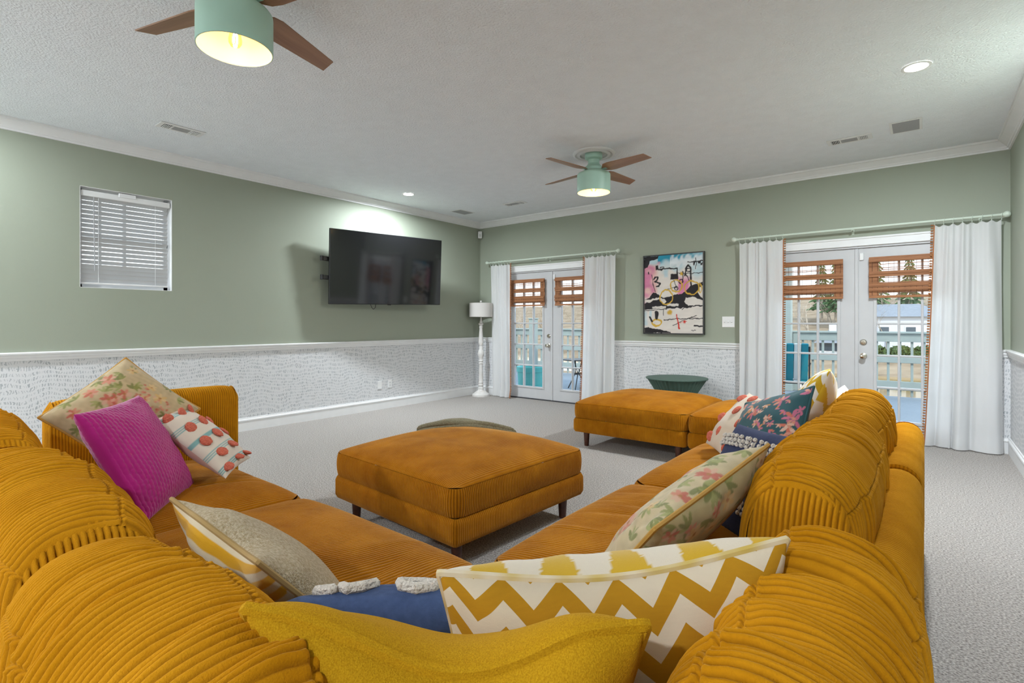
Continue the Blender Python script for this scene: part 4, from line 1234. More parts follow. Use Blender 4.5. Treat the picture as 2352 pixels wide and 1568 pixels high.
# ---- painting
def artwork():
    nu, nv = 170, 220
    U, V_ = np.meshgrid(np.linspace(0, 1, nu), np.linspace(0, 1, nv), indexing='ij')
    u, v = U.ravel(), V_.ravel()                        # v: 0 top .. 1 bottom
    n1 = snoise(u, v, 1, 26); n2 = snoise(u, v, 2, 70); n3 = snoise(u * 0.3, v, 3, 60)
    u1, v1 = u + 0.006 * n2, v + 0.006 * snoise(u, v, 4, 60)
    WH = (0.70, 0.65, 0.60); BK = (0.018, 0.015, 0.018); PK = (0.62, 0.16, 0.34); PL = (0.72, 0.45, 0.42); BL = (0.02, 0.27, 0.40); LB = (0.38, 0.58, 0.66); YE = (0.60, 0.37, 0.05); RD = (0.60, 0.03, 0.015)
    C = blank(u, WH)
    st = lambda a, k=14.0: np.clip(0.5 + a * k, 0, 1)
    box_ = lambda a, b, c, d: st(np.minimum(np.minimum(u1 - a, b - u1), np.minimum(v1 - c, d - v1)), 120)
    def stroke(C, pts, w, c, op=1.0):
        d = np.full(len(u), 9.0)
        for (a, b), (e, f_) in zip(pts[:-1], pts[1:]):
            L2 = (e - a) ** 2 + (f_ - b) ** 2 + 1e-9
            t = np.clip(((u1 - a) * (e - a) + (v1 - b) * (f_ - b)) / L2, 0, 1)
            d = np.minimum(d, np.hypot(u1 - a - t * (e - a), (v1 - b - t * (f_ - b)) * 1.29))
        return lay(C, op * st(w - d, 160), c)
    def ring(C, cu, cv, ru, rv, w, c, a0=0.0, a1=6.3):
        t = np.linspace(a0, a1, 28)
        return stroke(C, [(cu + ru * math.cos(x), cv + rv * math.sin(x)) for x in t], w, c)
    def poly(C, pts, c):
        ins = np.zeros(len(u), bool); n = len(pts)
        for i in range(n):
            (x0, y0), (x1, y1) = pts[i], pts[(i + 1) % n]
            cond = ((y0 > v1) != (y1 > v1)); xx = (x1 - x0) * (v1 - y0) / ((y1 - y0) if abs(y1 - y0) > 1e-9 else 1e-9) + x0
            ins ^= cond & (u1 < xx)
        return lay(C, ins.astype(float), c)
    C = lay(C, st(0.15 - v + 0.05 * n1, 8) * 0.8, LB)
    C = lay(C, st(0.075 - v + 0.018 * n1, 25) * (u > 0.24), BL)
    C = lay(C, st(np.minimum(u - 0.8, 0.28 - v) + 0.05 * n1, 10) * 0.6, LB)
    C = lay(C, 0.8 * st(0.06 - np.abs(v - 0.09) + 0.04 * n2 - 0.3 * (u < 0.45), 14), (0.74, 0.76, 0.78))
    C = lay(C, st(np.minimum(0.23 - u, np.minimum(v - 0.13, 0.53 - v)) + 0.03 * n1, 14), PL)
    C = lay(C, 0.8 * st(np.minimum(0.21 - u, np.minimum(v - 0.13, 0.54 - v)) - 0.07 + 0.10 * n1, 10), PK)
    C = lay(C, 0.9 * st(np.minimum(np.minimum(u - 0.59, 0.79 - u), np.minimum(v - 0.30, 0.52 - v)) + 0.02 * n1, 20), PK)
    C = lay(C, 0.7 * st(np.minimum(np.minimum(u - 0.36, 0.42 - u), np.minimum(v - 0.19, 0.28 - v)) + 0.01 * n1, 30), LB)
    C = poly(C, [(0, 0), (0.26, 0), (0.24, 0.045), (0.10, 0.055), (0.06, 0.14), (0, 0.15)], BK)
    C = lay(C, box_(0.85, 1.0, 0.10, 0.155) * (n2 > -0.5), BK)
    C = stroke(C, [(0.75, 0.11), (1.0, 0.105)], 0.008, BK); C = stroke(C, [(0.89, 0.06), (0.89, 0.2)], 0.006, BK)
    C = lay(C, box_(0.46, 0.585, 0.245, 0.315), BK); C = lay(C, box_(0.205, 0.25, 0.125, 0.185), BK); C = lay(C, box_(0.065, 0.09, 0.20, 0.235), BK)
    C = stroke(C, [(0.25, 0.175), (0.575, 0.175), (0.582, 0.33)], 0.011, BK)
    C = ring(C, 0.31, 0.165, 0.035, 0.016, 0.008, BK)
    C = stroke(C, [(0.6, 0.245), (1.0, 0.25)], 0.006, BK)
    C = ring(C, 0.64, 0.345, 0.035, 0.028, 0.010, BK); C = stroke(C, [(0.675, 0.22), (0.675, 0.35)], 0.010, BK)
    C = stroke(C, [(0.71, 0.27), (0.72, 0.19), (0.76, 0.15), (0.80, 0.17), (0.81, 0.40)], 0.013, BK)
    C = ring(C, 0.765, 0.205, 0.035, 0.022, 0.009, BK)
    C = stroke(C, [(0.72, 0.25), (0.78, 0.34)], 0.008, BK)
    C = stroke(C, [(0.17, 0.30), (0.20, 0.27), (0.24, 0.28), (0.22, 0.315), (0.19, 0.33), (0.24, 0.35), (0.28, 0.36), (0.26, 0.40), (0.22, 0.40)], 0.014, BK)
    C = stroke(C, [(0.135, 0.25), (0.16, 0.38), (0.20, 0.46)], 0.006, BK)
    C = poly(C, [(0, 0.565), (0.10, 0.535), (0.16, 0.475), (0.21, 0.475), (0.28, 0.53), (0.36, 0.55), (0.46, 0.53), (0.52, 0.505), (0.66, 0.505), (0.74, 0.45), (0.80, 0.40), (0.90, 0.385), (1.0, 0.36), (1.0, 0.405), (0.93, 0.44), (0.92, 0.50), (1.0, 0.575), (1, 0.60), (0.86, 0.545), (0.72, 0.55), (0.70, 0.60), (0.76, 0.655), (1.0, 0.645), (1.0, 0.66), (0.74, 0.675), (0.66, 0.68), (0.40, 0.685), (0.30, 0.675), (0, 0.70), (0, 0.615), (0.10, 0.605), (0.18, 0.565), (0.28, 0.565), (0.34, 0.62), (0.40, 0.59), (0.30, 0.545), (0.20, 0.54), (0.10, 0.57)], BK)
    C = lay(C, box_(0.40, 0.60, 0.625, 0.655) * 1.0, WH); C = lay(C, box_(0.14, 0.38, 0.655, 0.675), WH); C = lay(C, box_(0.76, 0.99, 0.60, 0.655) * 0.0, WH)
    C = stroke(C, [(0, 0.71), (0.4, 0.69)], 0.006, BK); C = stroke(C, [(0.42, 0.44), (0.56, 0.41)], 0.006, BK)
    for a in ((0.39, 0.54, 0.11, 0.092), (0.565, 0.40, 0.10, 0.075), (0.82, 0.43, 0.12, 0.085)): C = ring(C, *a, 0.011, YE)
    C = ring(C, 0.56, 0.43, 0.03, 0.025, 0.008, BK); C = stroke(C, [(0.52, 0.33), (0.57, 0.43)], 0.006, BK)
    C = ring(C, 0.955, 0.44, 0.02, 0.06, 0.008, YE); C = lay(C, box_(0.63, 0.67, 0.23, 0.27), YE)
    C = ring(C, 0.225, 0.865, 0.085, 0.042, 0.015, YE)
    C = lay(C, st(0.04 - np.hypot(u1 - 0.45, (v1 - 0.735) * 1.2), 40), YE)
    C = lay(C, 0.6 * st(np.minimum(0.04 - u, v - 0.72) + 0.02 * n1, 20) * (v < 0.9), LB); C = lay(C, 0.6 * box_(0.09, 0.13, 0.71, 0.80), LB)
    C = stroke(C, [(0.22, 0.74), (0.22, 0.80)], 0.028, BK); C = stroke(C, [(0.10, 0.80), (0.14, 0.845)], 0.02, BK)
    C = stroke(C, [(0.34, 0.70), (0.345, 0.77)], 0.006, BK)
    C = stroke(C, [(0.35, 0.835), (0.6, 0.815), (1.0, 0.815)], 0.007, BK); C = stroke(C, [(0.50, 0.90), (0.7, 0.83), (0.9, 0.78)], 0.006, BK)
    C = stroke(C, [(0.66, 0.70), (0.70, 0.68), (0.82, 0.675)], 0.006, BK); C = stroke(C, [(0.86, 0.905), (1, 0.91)], 0.012, BK)
    C = stroke(C, [(0.57, 0.765), (0.585, 0.85), (0.615, 0.945)], 0.011, RD); C = lay(C, st(0.018 - np.hypot(u1 - 0.70, v1 - 0.86), 60), RD)
    C = stroke(C, [(0.62, 0.87), (0.74, 0.85)], 0.004, RD)
    C = poly(C, [(0, 0.93), (0.12, 0.935), (0.30, 0.955), (0.46, 0.985), (0.47, 1.0), (0, 1.0)], BK)
    C = stroke(C, [(0.81, 0.962), (0.83, 0.955), (0.84, 0.968), (0.86, 0.96), (0.885, 0.965)], 0.0045, BK)
    C *= (1 + 0.05 * n3)[:, None]
    w, h = 0.80, 1.05
    P = np.stack([(u - 0.5) * w, -0.036 - 0.0006 * np.clip(n2, 0, 1), (0.5 - v) * h], -1)
    return amesh('canvas', P, gridq(nu, nv, 0, flip=True), True, col=np.clip(C, 0, 1), mats=[vcol('painted_canvas', 0.6, 0, 0.3, 200.0, 0.3)])
art = empty('painting', (-2.634, YB, 1.632), 0, 'abstract painting in a thin black frame between the doors', 'painting')
put('canvas', artwork(), None, art)
fm = MB()
for a, b, c, d in ((-0.418, -0.402, -0.540, 0.540), (0.402, 0.418, -0.540, 0.540), (-0.402, 0.402, 0.527, 0.540), (-0.402, 0.402, -0.540, -0.527)):
    fm.box(a, b, -0.045, -0.001, c, d)
fm.build('frame', M_frame, art)
MB().box(-0.402, 0.402, -0.034, -0.002, -0.527, 0.527).build('stretcher', M_frame, art)

# ---- curtains
def curtain(x0t, x1t, x0b, x1b, seed, inner, label, ztop=2.222, rings=8):
    yc = YB - 0.105
    root = empty('curtain', ((x0b + x1b) / 2, yc, 0), 0, label, 'curtain', 'white curtains with bobble trim')
    cx = (x0b + x1b) / 2
    nx, nz = 220, 56
    A, B = np.meshgrid(np.linspace(0, 1, nx), np.linspace(0, 1, nz), indexing='ij')   # B: 0 bottom
    r = np.random.default_rng(seed)
    ph = A * rings * 0.60 + 0.30 * np.sin(A * 7 + seed) + 0.04 * np.sin(B * 3 + seed)
    amp = 0.040 * (0.75 + 0.35 * np.sin(A * 13 + seed * 2))
    fold = np.sin(2 * np.pi * ph * 0.72)
    fold = fold + 0.25 * np.sin(4 * np.pi * ph * 0.72 + seed)
    Y = amp * fold * (0.45 + 0.55 * (1 - B)) + 0.006 * np.sin(2 * np.pi * ph * 1.9 + 2) * B + 0.008 * snoise(A * 4, B, seed, 7)
    X = (x0b + (x1b - x0b) * A) * (1 - B ** 0.8) + (x0t + (x1t - x0t) * A) * B ** 0.8 - cx
    X += 0.012 * np.cos(2 * np.pi * ph * 0.72) * (1 - B)
    sag = 0.018 * (np.sin(np.pi * A * (rings - 1)) ** 2)
    Z = 0.012 + (ztop - 0.012 - sag) * B
    Y -= 0.03 * np.clip(0.06 - B, 0, 1) / 0.06 * (A > 0.3)
    me = amesh('panel', np.stack([X, Y, Z], -1).reshape(-1, 3), gridq(nx, nz, 0), True, mats=[M_curtain])
    put('panel', me, None, root)
    e = 0 if inner == 'l' else nx - 1; s = -1 if inner == 'l' else 1
    edge = [(X[e, j], Y[e, j], Z[e, j]) for j in range(nz)]
    MB().tube([(p[0] + s * 0.004, p[1], p[2]) for p in edge], 0.0055, 6).build('trim_tape', M_trimtape, root)
    pm = MB(); n = 82
    for k in range(n):
        t = k / (n - 1) * (nz - 1); j = min(int(t), nz - 2); f_ = t - j
        p = [edge[j][q] * (1 - f_) + edge[j + 1][q] * f_ for q in range(3)]
        pm.ball((p[0] + s * 0.021, p[1] - 0.004, p[2]), 0.0105, 7, 5, (1.15, 1, 0.85))
    tag(pm.build('bobble_trim', M_pom, root), kind='stuff')
    for k in range(rings):
        a = k / (rings - 1); x = x0t + (x1t - x0t) * a - cx
        t = np.linspace(0, 2 * math.pi, 18, endpoint=False)
        MB().tube([(x + 0.25 * 0.022 * math.sin(q), 0.022 * math.cos(q), 2.262 + 0.022 * math.sin(q)) for q in t], 0.0022, 5, closed=True).tube([(x, 0.004, 2.241), (x, 0.004, ztop - 0.004)], 0.003, 5).build('curtain_ring', M_rod, root)
    return root
curtain(-5.80, -5.36, -5.77, -5.33, 1, 'r', 'white curtain beside the floor lamp')
curtain(-3.95, -3.44, -4.02, -3.46, 2, 'l', 'white curtain left of the painting')
curtain(-1.77, -1.29, -1.78, -1.30, 3, 'r', 'white curtain right of the painting')
curtain(0.085, 0.575, 0.0, 0.585, 4, 'l', 'widest white curtain at the far right corner')
def rod(x0, x1, label):
    root = empty('curtain_rod', ((x0 + x1) / 2, YB - 0.105, 2.268), 0, label, 'curtain rod', 'pale green curtain rods')
    h = (x1 - x0) / 2
    MB().tube([(-h, 0, 0), (h, 0, 0)], 0.0125, 14).build('pole', M_rod, root)
    for s in (-1, 1):
        MB().lathe([(0.014, -0.03), (0.017, -0.025), (0.014, -0.02), (0.018, -0.012), (0.028, 0.0), (0.031, 0.014), (0.026, 0.030), (0.012, 0.040)], 20).build('finial', M_rod, root, (s * h, 0, 0), (0, s * H90, 0))
    for x in (-h * 0.86, 0, h * 0.86):
        MB().beam((x, 0.014, -0.016), (x, 0.105, -0.016), 0.012, 0.008).box(x - 0.011, x + 0.011, 0.099, 0.1045, -0.05, 0.01).box(x - 0.008, x + 0.008, -0.014, 0.014, -0.020, -0.013).build('rod_bracket', M_rod, root)
rod(-5.86, -3.41, 'pale green curtain rod over the left French doors')
rod(-1.82, 0.60, 'pale green curtain rod over the right French doors')

# ---- woven shades on the door leaves
def bamboo_shade(x0, x1, seed, label):
    y = YB - 0.012
    root = empty('bamboo_shade', ((x0 + x1) / 2, y, 1.95), 0, label, 'shade', 'woven bamboo shades')
    w = (x1 - x0) / 2; r = random.Random(seed)
    top = MB(); fold = MB()
    n = 62; H_ = 0.405
    for i in range(n):
        z = -0.008 - H_ * i / n
        fz = i / n
        doubled = fz < 0.10 or 0.34 < fz < 0.50 or 0.64 < fz < 0.90
        gap = 0.30 if not doubled else 0.90
        if not doubled and r.random() < 0.15: gap = 0.95
        hh_ = H_ / n * gap
        z += r.uniform(-0.0006, 0.0006)
        y_ = -0.004 - 0.004 * math.sin(fz * 11)
        if True:
            top.box(-w, w, y_ - 0.0013, y_ + 0.0013, z - hh_, z)
        if doubled:
            fold.box(-w, w, y_ - 0.016 * math.sin((fz * 9) % 1 * 3.14) - 0.010, y_ - 0.016 * math.sin((fz * 9) % 1 * 3.14) - 0.007, z - hh_, z)
    tag(top.build('reed_weave', M_bamboo, root), kind='stuff'); tag(fold.build('folded_reeds', M_bamboo, root), kind='stuff')
    for s in (-1, 1):                     # dense selvedges hide the leaf's edge
        MB().box(s * w - 0.0 if s < 0 else s * w - 0.085, s * w + 0.085 if s < 0 else s * w, -0.0035, -0.0005, -0.41, -0.004).build('edge_band', M_bamboo, root)
    k = 0
    x = -w + 0.03
    while x < w:
        MB().tube([(x, -0.011, -0.004), (x, -0.012, -0.25), (x, -0.024, -0.30), (x, -0.024, -0.38), (x, -0.010, -0.41)], 0.0013, 4).build('warp_cord', M_cordb, root)
        x += 0.047
    MB().bev(-w, w, -0.016, -0.003, -0.437, -0.412, 0.002).build('bottom_bar', M_bamboo, root)
    MB().bev(-w, w, -0.014, -0.001, -0.012, 0.004, 0.002).build('head_bar', M_bamboo, root)
bamboo_shade(DC[0] - 0.835, DC[0] - 0.115, 1, 'woven bamboo shade on the leftmost door leaf')
bamboo_shade(DC[0] + 0.085, DC[0] + 0.815, 2, 'woven bamboo shade on the second door leaf from the lamp')
bamboo_shade(DC[1] - 0.835, DC[1] - 0.122, 3, 'woven bamboo shade on the third door leaf from the lamp')
bamboo_shade(DC[1] + 0.115, DC[1] + 0.835, 4, 'woven bamboo shade on the rightmost door leaf')

# ---- floor lamp
lamp = empty('floor_lamp', (-5.905, 6.585, 0), 0, 'white turned-wood floor lamp with drum shade in the corner', 'lamp')
MB().lathe([(0.150, 0.0), (0.150, 0.030), (0.142, 0.038), (0.125, 0.045), (0.110, 0.062), (0.075, 0.085), (0.060, 0.092)], 40).build('base', M_lamp, lamp)
MB().lathe([(0.058, 0.090), (0.045, 0.115), (0.050, 0.135), (0.036, 0.15), (0.040, 0.175), (0.048, 0.19), (0.036, 0.21), (0.045, 0.23), (0.034, 0.25), (0.038, 0.30), (0.029, 0.52), (0.030, 0.545), (0.042, 0.555), (0.030, 0.575), (0.042, 0.60), (0.030, 0.615), (0.034, 0.65), (0.054, 0.70), (0.056, 0.73), (0.042, 0.775), (0.030, 0.80), (0.034, 0.83), (0.026, 0.85), (0.042, 0.88), (0.040, 0.93), (0.026, 1.16), (0.034, 1.175), (0.022, 1.185), (0.030, 1.205), (0.046, 1.225), (0.024, 1.245), (0.022, 1.265), (0.014, 1.29), (0.013, 1.33)], 28).build('column', M_lamp, lamp)
MB().lathe([(0.198, 1.345), (0.196, 1.58), (0.1945, 1.58), (0.1965, 1.345)], 56, cap=False).build('lamp_shade', M_shade, lamp)
MB().tube([(-0.196, 0, 1.572), (0.196, 0, 1.572)], 0.003, 6).tube([(0, -0.196, 1.572), (0, 0.196, 1.572)], 0.003, 6).tube([(0, 0, 1.33), (0, 0, 1.575)], 0.006, 8).build('shade_spider', M_chrome, lamp)
MB().ball((0, 0, 1.605), 0.018, 14, 10).lathe([(0.008, 1.572), (0.008, 1.592)], 10).build('finial', M_lamp, lamp)

# ---- fluted drum table
tb = empty('drum_table', (-2.43, 6.38, 0), 0, 'green fluted hourglass table standing under the painting', 'table')
MB().lathe([(0.372, 0.545), (0.376, 0.552), (0.374, 0.560), (0.0, 0.561)], 72, cap=False).build('table_top', M_green, tb)
NF = 44
def flute(t, z): return 1 + 0.035 * (2 * abs(((t * NF / (2 * math.pi)) % 1) - 0.5) - 0.5)
MB().lathe([(0.355, 0.546), (0.300, 0.46), (0.240, 0.365), (0.195, 0.29), (0.190, 0.27), (0.205, 0.22), (0.265, 0.10), (0.310, 0.02), (0.312, 0.0)], NF * 6, rfun=flute).build('pedestal', M_green, tb)

# =================================================================== OUTDOORS
M_deck = simple('painted_deck_boards', (0.17, 0.20, 0.23), 0.7, col2=(0.23, 0.26, 0.29), vscale=6, stretch=(0.3, 4, 1))
M_rail = simple('sage_rail_paint', (0.32, 0.365, 0.34), 0.6, var=0.04)
M_turq = simple('turquoise_plastic', (0.015, 0.33, 0.42), 0.4, var=0.04)
M_pot = simple('aqua_resin', (0.06, 0.42, 0.40), 0.5, var=0.05)
M_iron = simple('black_iron', (0.012, 0.012, 0.014), 0.5)
M_grass = simple('dry_grass', (0.42, 0.28, 0.13), 1.0, col2=(0.58, 0.42, 0.22), vscale=0.25, bump=0.5, bscale=3.0, spec=0.1)
M_hill = simple('leaf_litter_hillside', (0.20, 0.135, 0.08), 1.0, col2=(0.38, 0.28, 0.185), vscale=0.35, bump=0.6, bscale=2.0, spec=0.1, detail=8)
M_water = simple('muddy_pond', (0.36, 0.22, 0.07), 0.08, var=0.1, vscale=0.08, spec=0.5)
M_bark = simple('grey_bark', (0.30, 0.24, 0.18), 0.95, col2=(0.48, 0.41, 0.33), vscale=3)
M_pine = simple('pine_needles', (0.035, 0.085, 0.02), 0.9, col2=(0.09, 0.17, 0.045), vscale=2.0)
M_bush = simple('evergreen_leaves', (0.05, 0.09, 0.025), 0.9, col2=(0.15, 0.20, 0.07), vscale=3.0)
M_siding = simple('white_siding', (0.62, 0.64, 0.68), 0.8, var=0.03)
M_roof = simple('grey_shingles', (0.22, 0.23, 0.25), 0.9, var=0.12, vscale=3)
M_winglass = simple('dark_window', (0.05, 0.07, 0.09), 0.1)
M_strw = simple('white_stripe_fabric', (0.62, 0.64, 0.62), 0.9)
M_strt = simple('teal_stripe_fabric', (0.01, 0.22, 0.28), 0.9)

DZ = -0.10                        # deck level
GZ = -3.6                         # yard level
deck = empty('deck', (-3, 9.35, DZ), 0, 'blue-grey painted wooden deck outside the doors', 'deck', kind='structure')
bmesh_board = MB().bev(-6.3, 5.2, -0.067, 0.067, -0.03, 0.0, 0.004).mesh('deck_board'); bmesh_board.materials.append(M_deck)
yy = 7.06; k = 0
while yy < 11.75:
    put('deck_board', bmesh_board, None, deck, (0, yy - 9.35, 0.0)); yy += 0.141
for x in (-6, -3, 0, 3, 5): MB().box(x - 0.05, x + 0.05, -2.4, 2.4, -0.25, -0.031).build('joist', M_deck, deck)
for x in (-6, -1, 4.8): MB().box(x - 0.09, x + 0.09, 2.1, 2.28, GZ - DZ, -0.25).build('support_post', M_rail, deck)

def railing(p, q, label, solid=False):
    p = Vector(p); q = Vector(q); d = (q - p); L = d.length; d.normalize(); ang = math.atan2(d.y, d.x)
    root = empty('deck_railing', (p.x, p.y, DZ), ang, label, 'railing', 'sage painted deck railings')
    MB().bev(0, L, -0.07, 0.07, 1.15, 1.185, 0.004).build('cap_rail', M_rail, root)
    MB().bev(0, L, -0.02, 0.02, 1.00, 1.148, 0.004).build('top_rail', M_rail, root)
    MB().bev(0, L, -0.02, 0.02, 0.62, 0.72, 0.004).build('middle_rail', M_rail, root)
    MB().bev(0, L, -0.02, 0.02, 0.13, 0.29, 0.004).build('bottom_rail', M_rail, root)
    bal = MB().bev(-0.02, 0.02, 0.022, 0.06, 0.02, 1.14, 0.003).mesh('baluster'); bal.materials.append(M_rail)
    x = 0.09
    while x < L - 0.05:
        put('baluster', bal, None, root, (x, 0, 0)); x += 0.172 if not solid else 0.11
    x = 0.0
    while x < L + 0.1:
        MB().bev(x - 0.05, x + 0.05, -0.05, 0.05, 0.0, 1.149, 0.004).build('newel_post', M_rail, root); x += 2.4
railing((-9.2, 11.65), (2.1, 11.65), 'long sage deck railing across the far side of the deck')
railing((-9.2, 7.2), (-9.2, 11.6), 'sage deck railing along the left side of the deck', True)
railing((2.1, 11.6), (2.1, 7.2), 'sage deck railing along the right side of the deck')
tag(MB().bev(-0.08, 0.08, -0.08, 0.08, 0.0, 3.3, 0.006).bev(-0.10, 0.10, -0.10, 0.10, 0.0, 0.14, 0.006).build('deck_post', M_rail, None, (-2.13, 11.5, DZ)), 'tall square post standing at the deck railing', 'post')
tag(MB().bev(-0.075, 0.075, -0.075, 0.075, 0.0, 1.42, 0.006).bev(-0.09, 0.09, -0.09, 0.09, 1.42, 1.45, 0.006).build('gate_post', M_rail, None, (-7.0, 9.6, DZ)), 'short square post on the left of the deck', 'post')

# planter
pt = empty('planter', (-5.70, 7.72, DZ), 0, 'ribbed aqua planter tub on the deck outside the left doors', 'planter')
def ribs(t, z): return 1 + (0.02 * abs(math.sin(t * 18)) if z < 0.44 else 0)
MB().lathe([(0.20, 0.0), (0.215, 0.10), (0.235, 0.44), (0.25, 0.445), (0.255, 0.535), (0.245, 0.54), (0.225, 0.52), (0.22, 0.46), (0.0, 0.46)], 144, rfun=ribs, cap=False).build('tub', M_pot, pt)
MB().lathe([(0.222, 0.455), (0.12, 0.475), (0.0, 0.47)], 24, cap=False).build('soil', M_bark, pt)

# round bistro table
bt = empty('bistro_table', (-5.50, 9.05, DZ), 0, 'small round dark metal table on the deck', 'table')
MB().lathe([(0.29, 0.585), (0.30, 0.592), (0.30, 0.605), (0.0, 0.606)], 40, cap=False).build('table_top', M_iron, bt)
for k in range(3):
    t = k * 2.094 + 0.4
    MB().tube([(0.10 * math.cos(t), 0.10 * math.sin(t), 0.59), (0.04 * math.cos(t + 1), 0.04 * math.sin(t + 1), 0.32), (0.24 * math.cos(t + .5), 0.24 * math.sin(t + .5), 0.0)], 0.011, 8).build('leg', M_iron, bt)
MB().lathe([(0.10, 0.30), (0.107, 0.31), (0.10, 0.32)], 24, cap=False).build('leg_ring', M_iron, bt)

# Adirondack chair
ad = empty('adirondack_chair', (-5.42, 9.75, DZ), math.radians(205), 'turquoise slatted chair with fan-shaped back on the deck', 'chair')
for k in range(7):
    a = (k - 3) * 0.115; h = 0.72 - 0.035 * abs(k - 3) ** 1.5
    MB().bev(-0.038, 0.038, -0.011, 0.011, 0, h, 0.005).build('back_slat', M_turq, ad, (math.sin(a) * 0.28, 0.30, 0.34), (-0.42, a * 0.8, 0))
for k in range(6):
    MB().bev(-0.26, 0.26, -0.036, 0.036, -0.01, 0.01, 0.004).build('seat_slat', M_turq, ad, (0, 0.26 - k * 0.088, 0.33 + 0.018 * k), (0.18, 0, 0))
for s in (-1, 1):
    MB().bev(s * 0.33 - 0.06, s * 0.33 + 0.06, -0.32, 0.36, 0.555, 0.58, 0.006).build('armrest', M_turq, ad)
    MB().bev(s * 0.29 - 0.015, s * 0.29 + 0.015, -0.27, -0.17, 0.0, 0.555, 0.004).build('leg', M_turq, ad)
    MB().beam((s * 0.26, -0.24, 0.39), (s * 0.26, 0.55, 0.06), 0.025, 0.11).build('side_rail', M_turq, ad)
    MB().bev(s * 0.29 - 0.015, s * 0.29 + 0.015, 0.32, 0.40, 0.0, 0.555, 0.004).build('leg', M_turq, ad)

# striped patio chair
pc = empty('patio_chair', (-1.72, 9.35, DZ), math.radians(195), 'black iron patio chair with teal and white striped cushion', 'chair')
for k in range(5):
    MB().bev(-0.25 + k * 0.1, -0.15 + k * 0.1, -0.03, 0.03, 0.0, 0.58, 0.02, 2).build('back_cushion_stripe', (M_strt, M_strw)[k % 2], pc, (0, 0.24, 0.46), (-0.22, 0, 0))
    MB().bev(-0.25 + k * 0.1, -0.15 + k * 0.1, -0.26, 0.26, 0.0, 0.06, 0.02, 2).build('seat_cushion_stripe', (M_strt, M_strw)[k % 2], pc, (0, 0, 0.40))
for s in (-1, 1):
    MB().tube([(s * 0.28, -0.25, 0), (s * 0.28, -0.27, 0.25), (s * 0.28, -0.22, 0.42), (s * 0.29, -0.28, 0.56), (s * 0.29, -0.2, 0.66), (s * 0.29, 0.1, 0.66), (s * 0.28, 0.29, 0.72)], 0.011, 8).build('arm_scroll', M_iron, pc)
    MB().tube([(s * 0.26, 0.36, 0), (s * 0.27, 0.26, 0.4), (s * 0.26, 0.38, 0.98)], 0.012, 8).build('rear_leg', M_iron, pc)
    MB().tube([(s * 0.29 + 0.0, -0.18 + 0.06 * math.cos(q), 0.56 + 0.06 * math.sin(q)) for q in np.linspace(0, 5, 14)], 0.008, 6).build('scroll', M_iron, pc)
MB().tube([(-0.27, -0.25, 0.40), (0.27, -0.25, 0.40), (0.27, 0.27, 0.40), (-0.27, 0.27, 0.40)], 0.010, 8, closed=True).build('seat_frame', M_iron, pc)

# land
def ground_z(X, Y):
    d = Y + 0.15 * X
    z = np.full_like(X, GZ)
    z = np.where(d > 40, GZ - 0.5 * np.clip((d - 40) / 4, 0, 1), z)
    z = np.where(d > 58, GZ - 0.5 + 1.3 * np.clip((d - 58) / 10, 0, 1), z)
    z = z + 11.0 * np.clip((d - 78) / 90, 0, 1) ** 1.15
    return z
gx, gy = np.meshgrid(np.linspace(-170, 90, 131), np.linspace(7.2, 190, 120), indexing='ij')
gzv = ground_z(gx, gy) + 0.25 * snoise(gx, gy, 50, 0.35) * (gy > 62) 
tag(put('yard_ground', amesh('yard_ground', np.stack([gx, gy, gzv], -1).reshape(-1, 3), gridq(131, 120), True), M_hill), 'brown leaf-covered yard and wooded hillside beyond the deck', 'ground', kind='structure')
tag(MB().box(-160, 85, 42, 61, GZ - 0.30, GZ - 0.26).build('pond', M_water), 'golden brown pond beyond the deck', 'pond', kind='structure')
xs_, ys_ = np.meshgrid(np.linspace(-170, XL - 3.2, 30), np.linspace(-60, 8, 30), indexing='ij')
tag(put('side_yard_ground', amesh('side_yard_ground', np.stack([xs_, ys_, np.full_like(xs_, GZ)], -1).reshape(-1, 3), gridq(30, 30), True), M_grass), 'dry grass beside the house, seen through the small window', 'ground', kind='structure')

def bare_tree(seed, h):
    r = random.Random(seed); mb = MB()
    def grow(p, d, L, rad, lev):
        n = 3; pts = [p]; rs = [rad]
        for i in range(n):
            d = (d + Vector((r.uniform(-.16, .16), r.uniform(-.16, .16), r.uniform(-.02, .12)))).normalized()
            pts.append(pts[-1] + d * L / n); rs.append(rad * (1 - 0.45 * (i + 1) / n))
        mb.tube(pts, rs, 5 if lev < 2 else 3, cap=False)
        if lev >= 4: return
        for k in range(r.choice((3, 4)) if lev < 3 else 3):
            t = r.uniform(0.35, 1.0); i = min(n - 1, int(t * n)); b = pts[i].lerp(pts[i + 1], t * n - i)
            a = r.uniform(0, 6.28); side = Vector((math.cos(a), math.sin(a), 0.35))
            grow(b, (d * r.uniform(.5, .9) + side * r.uniform(.4, .8)).normalized(), L * r.uniform(.5, .72), rs[i] * 0.55, lev + 1)
    grow(Vector((0, 0, 0)), Vector((0, 0, 1)), h * 0.45, h * 0.018, 0)
    me = mb.mesh('bare_tree'); me.materials.append(M_bark); return me
tree_meshes = [bare_tree(i, 9.0) for i in range(4)]
r_ = random.Random(3)
spots = []
for i in range(70):
    a = math.radians(r_.uniform(-62, 4)) ; d = r_.uniform(82, 150)
    spots.append((d * math.sin(a) , d * math.cos(a) * 1.0))
spots += [(-31.0, 33.0), (-37.0, 36.0), (-12.0, 80.0), (-3.6, 82.0), (2.0, 84.0), (-22.0, 70.0), (-27.5, 28.0)]
